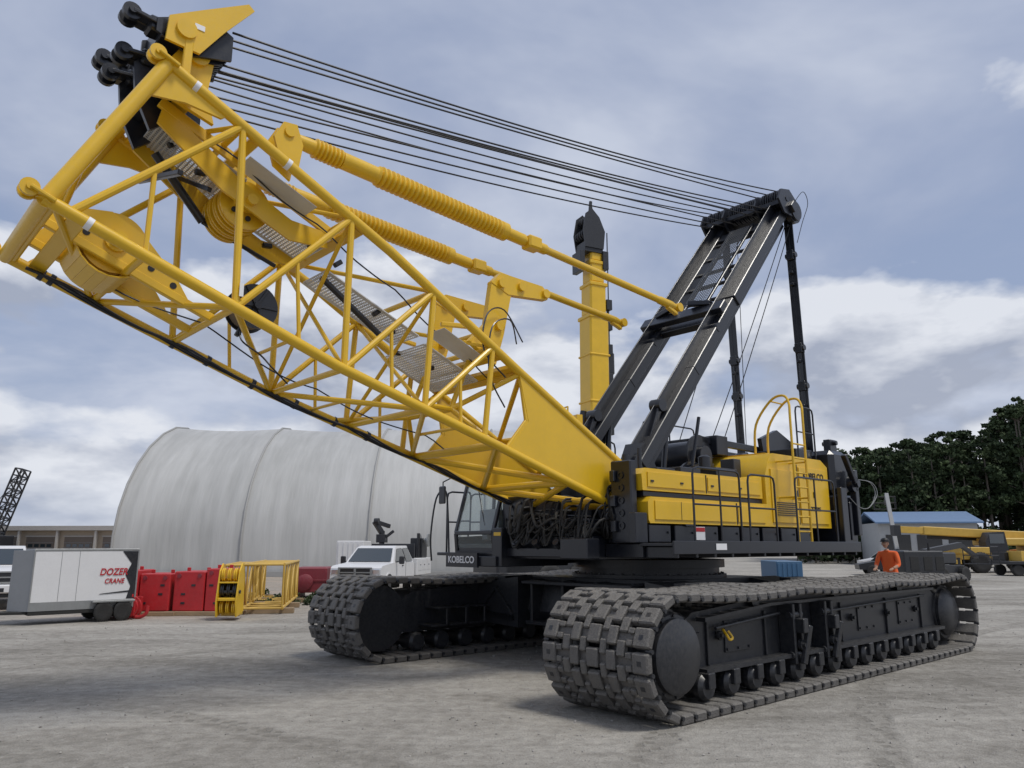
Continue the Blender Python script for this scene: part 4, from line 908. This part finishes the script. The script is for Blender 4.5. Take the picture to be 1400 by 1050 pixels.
mb.bb(-.5,.5,-.42,.42,15.7,16.2,1); mb.beam(T(17.4,.2),T(18.5,.1),.1,.14,1); mb.beam(T(17.4,-.1),T(18.3,.1),.08,.1,1); mb.bb(-.75,-.45,-.5,.5,14.9,15.8,1); mb.bb(.5,.75,-.4,.4,14.7,15.7,1)
for z in(7.2,8.6,9.6,11,12.2,13.2): mb.box(T(z,-.66,.2),(.3,.34,.5),1)
mb.beam(T(5.5,-.66,.2),T(13,-.66,.2),.10,.10,1); mb.tube(T(17,-.8,0),T(10.8,-.85,0),.03,None,6,1); mb.box(T(10.4,-.85),(.4,.34,1.1),1,None,.08); mb.pipe([T(9.85,-.85),T(9.6,-.8),T(9.4,-.95),T(9.6,-1.08)],.07,8,1,4)
mb.box(T(7.2,1.0),(1.3,.7,.12),0); mb.box(T(7.5,.95),(.3,.5,.6),0); mb.tube(T(7.2,1.6,.3),T(8.1,1.6,.3),.04,None,6,0); mb.tube(T(7.2,1.6,-.3),T(8.1,1.6,-.3),.04,None,6,0); mb.tube(T(8.1,1.6,-.3),T(8.1,1.6,.3),.04,None,6,0)
mb.tube(T(3,1.6),T(8,.6),.16,None,12,1)
mb.obj('crane_body',[M_Y,M_KD,M_RUB,M_GL],TC)

RC=empty('rough_terrain_crane',(36.2,58.5,0),math.radians(183)); mb=MB()
mb.bb(-3.6,3.6,-1.1,1.1,.95,1.5,0,.05); mb.bb(1.4,3.7,-1.25,1.25,1.3,1.9,0,.1); mb.bb(-3.7,-2.2,-1.2,1.2,1.3,2.0,0,.1)
for x in(-2.3,2.3):
    for sy in(-1,1): mb.wheel((x,sy*1.2,.74),.74,.55,(0,1,0),2,0,22)
mb.bb(-2.6,1.2,-1.15,1.15,1.95,2.5,0,.08); mb.bb(-3.4,-2.4,-1.25,1.25,1.95,2.9,1,.05)
mb.plate([(1.6,1.5),(1.7,2.2),(1.3,2.9),(.2,2.95),(.0,1.5)],.35,1.2,1); mb.bb(.3,1.4,1.19,1.22,2.1,2.8,3)
mb.beam((-2.6,-.2,2.65),(5.6,-.2,3.05),.62,.62,0,(0,0,1),.05); mb.beam((5.4,-.2,3.04),(7.4,-.2,3.13),.48,.48,0); mb.box((7.6,-.2,3.05),(.5,.6,.8),1)
mb.beam((-4.2,0,.8),(-3.8,0,.8),2.8,.3,0); mb.beam((3.8,0,.8),(4.2,0,.8),2.8,.3,0)
for x in(-4,4):
    for sy in(-1,1): mb.tube((x,sy*1.35,.2),(x,sy*1.35,1.1),.12,None,10,1)
mb.beam((5.0,-.7,2.6),(-2,-.7,2.35),.22,.3,1)
mb.obj('crane_body',[M_Y2,M_KD,M_RUB,M_GL],RC)
TH_=empty('telehandler',(40.5,60,0),math.radians(160)); mb=MB()
mb.bb(-2.3,2.3,-.7,.7,.7,1.3,0,.05)
for x in(-1.7,1.7):
    for sy in(-1,1): mb.wheel((x,sy*1.0,.6),.6,.4,(0,1,0),2,1,22)
for sy in(-1,1): mb.pipe([(-.4,sy*.8,1.2),(-.4,sy*.75,2.4),(.8,sy*.75,2.4),(1.0,sy*.8,1.3)],.05,6,1)
mb.bb(-.4,.8,-.8,.8,2.38,2.46,1); mb.bb(-2.4,-1.2,-.8,.8,1.2,1.8,0,.08); mb.beam((-2.2,-.1,1.9),(3.2,-.1,1.3),.35,.4,0); mb.bb(3.1,3.2,-.7,.7,.3,1.5,1); mb.bb(3.2,4.3,-.5,-.38,.28,.34,1); mb.bb(3.2,4.3,.38,.5,.28,.34,1)
mb.obj('machine_body',[paint('orange_paint',(.6,.2,.02),.5),M_KD,M_RUB],TH_)
FT_=empty('flatbed_trailer',(36.5,52.5,0),math.radians(178)); mb=MB()
mb.bb(-5,4,-1.2,1.2,.75,.95,0); 
for x in(1.2,2.3,3.4):
    for sy in(-1,1): mb.wheel((x,sy*1.0,.36),.36,.3,(0,1,0),1,0,20)
for i in range(16): 
    x=-4.7+i*.55; h_=random.uniform(.15,.7); mb.box((x,random.uniform(-.6,.6),.96+h_/2),(random.uniform(.2,.6),random.uniform(.4,1.4),h_),random.choice([0,2,3,0,4]),Matrix.Rotation(random.uniform(-.3,.3),3,'Z'))
mb.tube((-4.6,-1.1,.95),(-4.6,-1.1,2.3),.04,None,6,0)
mb.obj('bed',[M_KD,M_RUB,M_Y2,M_GR,M_RED],FT_)
def boomlift(loc,rz,colr,h1):
    E=empty('boom_lift',loc,rz); mb=MB(); mb.bb(-1.3,1.3,-.9,.9,.5,.9,1); 
    for x in(-1,1):
        for sy in(-1,1): mb.wheel((x,sy*1.0,.42),.42,.3,(0,1,0),2,1,20)
    mb.bb(-1.4,.8,-.8,.8,.95,1.6,0,.08); mb.beam((-1.0,0,1.6),(2.6,0,h1),.28,.32,0); mb.beam((2.6,0,h1),(4.2,0,h1-.7),.2,.22,1)
    for z in(h1-1.1,h1-.6,h1-.1):
        for a,b_ in(((4.2,-.8),(5.0,-.8)),((5.0,-.8),(5.0,.8)),((5.0,.8),(4.2,.8)),((4.2,.8),(4.2,-.8))): mb.tube((a[0],a[1],z),(b_[0],b_[1],z),.03,None,6,1)
    for a in((4.2,-.8),(5,-.8),(5,.8),(4.2,.8)): mb.tube((a[0],a[1],h1-1.1),(a[0],a[1],h1-.1),.03,None,6,1)
    mb.obj('lift_body',[colr,M_KD,M_RUB],E)
boomlift((23.6,44,0),math.radians(30),M_KD,2.0); boomlift((29.3,60,0),math.radians(70),M_GR,6.0)
E=empty('generator_set',(21.3,41.5,0),.2); mb=MB(); mb.bb(-1.2,1.2,-.6,.6,.4,1.7,0,.06); mb.bb(-1.3,1.3,-.65,.65,.25,.4,1); 
for x in(-.6,.2,.9): mb.bb(x-.25,x+.25,-.62,-.6,.7,1.4,1)
mb.wheel((-.5,-.75,.3),.3,.2,(0,1,0),1,2,18); mb.wheel((.5,-.75,.3),.3,.2,(0,1,0),1,2,18); mb.tube((.8,0,1.7),(.8,0,2.1),.06,None,8,1); mb.obj('generator_body',[M_KD,M_RUB,M_GR],E)
def smallcar(loc,rz,mt):
    E=empty('parked_car',loc,rz); mb=MB()
    mb.plate([(2.2,.35),(2.25,.7),(1.2,.9),(.5,1.4),(-1.2,1.42),(-1.9,.95),(-2.2,.9),(-2.25,.4)],-.85,.85,0)
    for sy in(-1,1): mb.plate([(1.05,.92),(.45,1.34),(-1.1,1.36),(-1.6,.95)],sy*.852-.004,sy*.852+.004,1)
    mb.add([(1.16,-.78,.93),(1.16,.78,.93),(.54,.72,1.385),(.54,-.72,1.385)],[(0,1,2,3)],1)
    for x in(-1.4,1.4):
        for sy in(-1,1): mb.wheel((x,sy*.78,.33),.33,.2,(0,1,0),2,3,18)
    mb.obj('car_body',[mt,M_GL,M_RUB,M_STEEL],E)
smallcar((26.0,54,0),2.9,M_KD); smallcar((31.5,66,0),3.0,M_WH); smallcar((48,70,0),3.1,M_WH)
smallcar((-52,80,0),.4,M_WH); smallcar((-45,82,0),.4,M_DRED)
E=empty('lattice_crane',(-61.6,86,0),0); mb=MB()
d_=V((.30,0,1)).normalized(); a_=V((1,0,-.30)).normalized()
lattice(mb,lambda x,y,z:V((4.5,0,2))+V(d_)*x+V((0,y,0))+a_*z,8.6,1.1,1.1,11,.10,.06)
mb.bb(1,6,-1.5,1.5,1.2,3,0,.05); mb.bb(0,7,-2.5,-1.5,0,1.1,0,.2); mb.bb(0,7,1.5,2.5,0,1.1,0,.2); mb.tube((2,0,3),(7.0,0,10.2),.04,None,6,0)
mb.obj('crane_body',[M_KD],E)

# ---- worker
def person(loc,rz):
    E=empty('construction_worker',loc,rz)
    vs=[];rr=[];ed=[];ix={}
    def add(n,p,r,par=None):
        ix[n]=len(vs);vs.append(p);rr.append(r)
        if par is not None: ed.append((ix[par],ix[n]))
    add('pel',(0,0,.98),.15); pr='pel'
    for n,p,r in (('waist',(.03,0,1.12),.145),('chest',(.09,0,1.34),.175),('neckb',(.14,0,1.50),.075),('neck',(.17,0,1.57),.058)): add(n,p,r,pr); pr=n
    for s,sy in(('L',1),('R',-1)):
        add('hip'+s,(0,sy*.10,.92),.10,'pel'); add('kn'+s,(.03+.05*sy,sy*.13,.50),.068,'hip'+s); add('an'+s,(-.02+.05*sy,sy*.14,.10),.048,'kn'+s); add('to'+s,(.16+.05*sy,sy*.15,.045),.042,'an'+s)
        add('sh'+s,(.10,sy*.20,1.44),.075,'chest'); add('el'+s,(.18,sy*.27,1.17),.050,'sh'+s); add('wr'+s,(.40,sy*.20,1.10),.034,'el'+s)
    def skin(name,vs,rr,ed,mats,root=0,sub=1):
        me=bpy.data.meshes.new(name); me.from_pydata(vs,ed,[]); me.update(); o=bpy.data.objects.new(name,me); scn.collection.objects.link(o); o.parent=E
        for m in mats: me.materials.append(m)
        o.modifiers.new('skin','SKIN')
        for i,r in enumerate(rr): me.skin_vertices[0].data[i].radius=(r,r)
        me.skin_vertices[0].data[root].use_root=True
        sb_=o.modifiers.new('sub','SUBSURF'); sb_.levels=sub; sb_.render_levels=sub+1
        return o
    m,nt,b=newmat('work_clothes'); tc=N(nt,'ShaderNodeTexCoord').outputs['Object']; sp=N(nt,'ShaderNodeSeparateXYZ',i_0=tc)
    f=math_(nt,'GREATER_THAN',sp.outputs[2],.98); f2=math_(nt,'GREATER_THAN',sp.outputs[2],1.53); f3=math_(nt,'GREATER_THAN',sp.outputs[0],.27); f3=math_(nt,'MULTIPLY',f3,math_(nt,'GREATER_THAN',sp.outputs[2],1.0))
    c=mix_(nt,f,(.03,.045,.08),(.75,.13,.03)); c=mix_(nt,math_(nt,'MAXIMUM',f2,f3),c,(.42,.24,.16)); f4=math_(nt,'LESS_THAN',sp.outputs[2],.11); c=mix_(nt,f4,c,(.04,.03,.02))
    nt.links.new(c,b.inputs['Base Color']); b.inputs['Roughness'].default_value=.85
    skin('body',vs,rr,ed,[m])
    sk=paint('skin',(.42,.24,.16),.6,0,0,0,.05)
    for sy in(-1,1):
        hv=[(.40,sy*.20,1.10),(.45,sy*.195,1.09),(.48,sy*.19,1.085)]; hr=[.03,.032,.03]; he=[(0,1),(1,2)]
        for k in range(4):
            o=len(hv); y=sy*(.165+.017*k); L=[.07,.08,.075,.06][k]
            hv+=[(.49,y,1.085),(.49+L*.5,y,1.08),(.49+L*.8,y,1.06),(.49+L*.85,y,1.035)]; hr+=[.01,.0095,.009,.008]; he+=[(2,o),(o,o+1),(o+1,o+2),(o+2,o+3)]
        o=len(hv); hv+=[(.45,sy*.16,1.08),(.475,sy*.145,1.06),(.50,sy*.145,1.05)]; hr+=[.012,.011,.009]; he+=[(1,o),(o,o+1),(o+1,o+2)]
        skin('hand',hv,hr,he,[sk])
    mb=MB(); c=V((.21,0,1.70))
    n=16; vs2=[];fs=[]
    for i in range(n+1):
        t=math.pi*i/n
        for k in range(20):
            a=2*math.pi*k/20; x=.098*math.sin(t)*math.cos(a); y=.075*math.sin(t)*math.sin(a); z=.118*math.cos(t)
            if z<0: x=x*(1+z*1.2)+(.012 if x>0 else 0)*(-z*8); y*=1+z*2.2
            if x>.075 and abs(y)<.02 and -.045<z<.012: x+=.022*(1-abs(z+.02)/.04)
            vs2.append(c+V((x,y,z)))
    for i in range(n):
        for k in range(20): fs.append((i*20+k,i*20+(k+1)%20,(i+1)*20+(k+1)%20,(i+1)*20+k))
    mb.add(vs2,fs,0)
    for sy in(-1,1): mb.box(c+V((-.005,sy*.078,-.01)),(.035,.014,.055),0,None,.005); mb.box(c+V((.086,sy*.03,.008)),(.012,.022,.010),2,None,.002)
    mb.box(c+V((.088,0,-.055)),(.008,.04,.008),3,None,.002)
    mb.lathe(c+V((0,0,.035)),(0,0,1),[(0,.100),(.04,.102),(.075,.082),(.098,.045),(.102,.001)],20,1); mb.box(c+V((.12,0,.04)),(.10,.13,.012),1,None,.005)
    mb.box(c+V((-.06,0,-.03)),(.06,.12,.1),1,None,.02)
    mb.obj('head',[sk,M_BLK,M_BLK,M_RED],E)
wx,wy=9.40,19.6
person((wx,wy,.34),math.radians(225))
E=empty('timber_mat',(wx,wy,0),.3); mb=MB()
for k in range(6): mb.bb(-1.0,1.0,-.92+k*.31,-.92+k*.31+.295,.174,.34,0,.015)
for k in range(3): mb.bb(-.9+k*.75,-.65+k*.75,-.9,.9,0,.17,0,.015)
mb.obj('timbers',[M_WOOD],E)
print('done',len(bpy.data.objects))
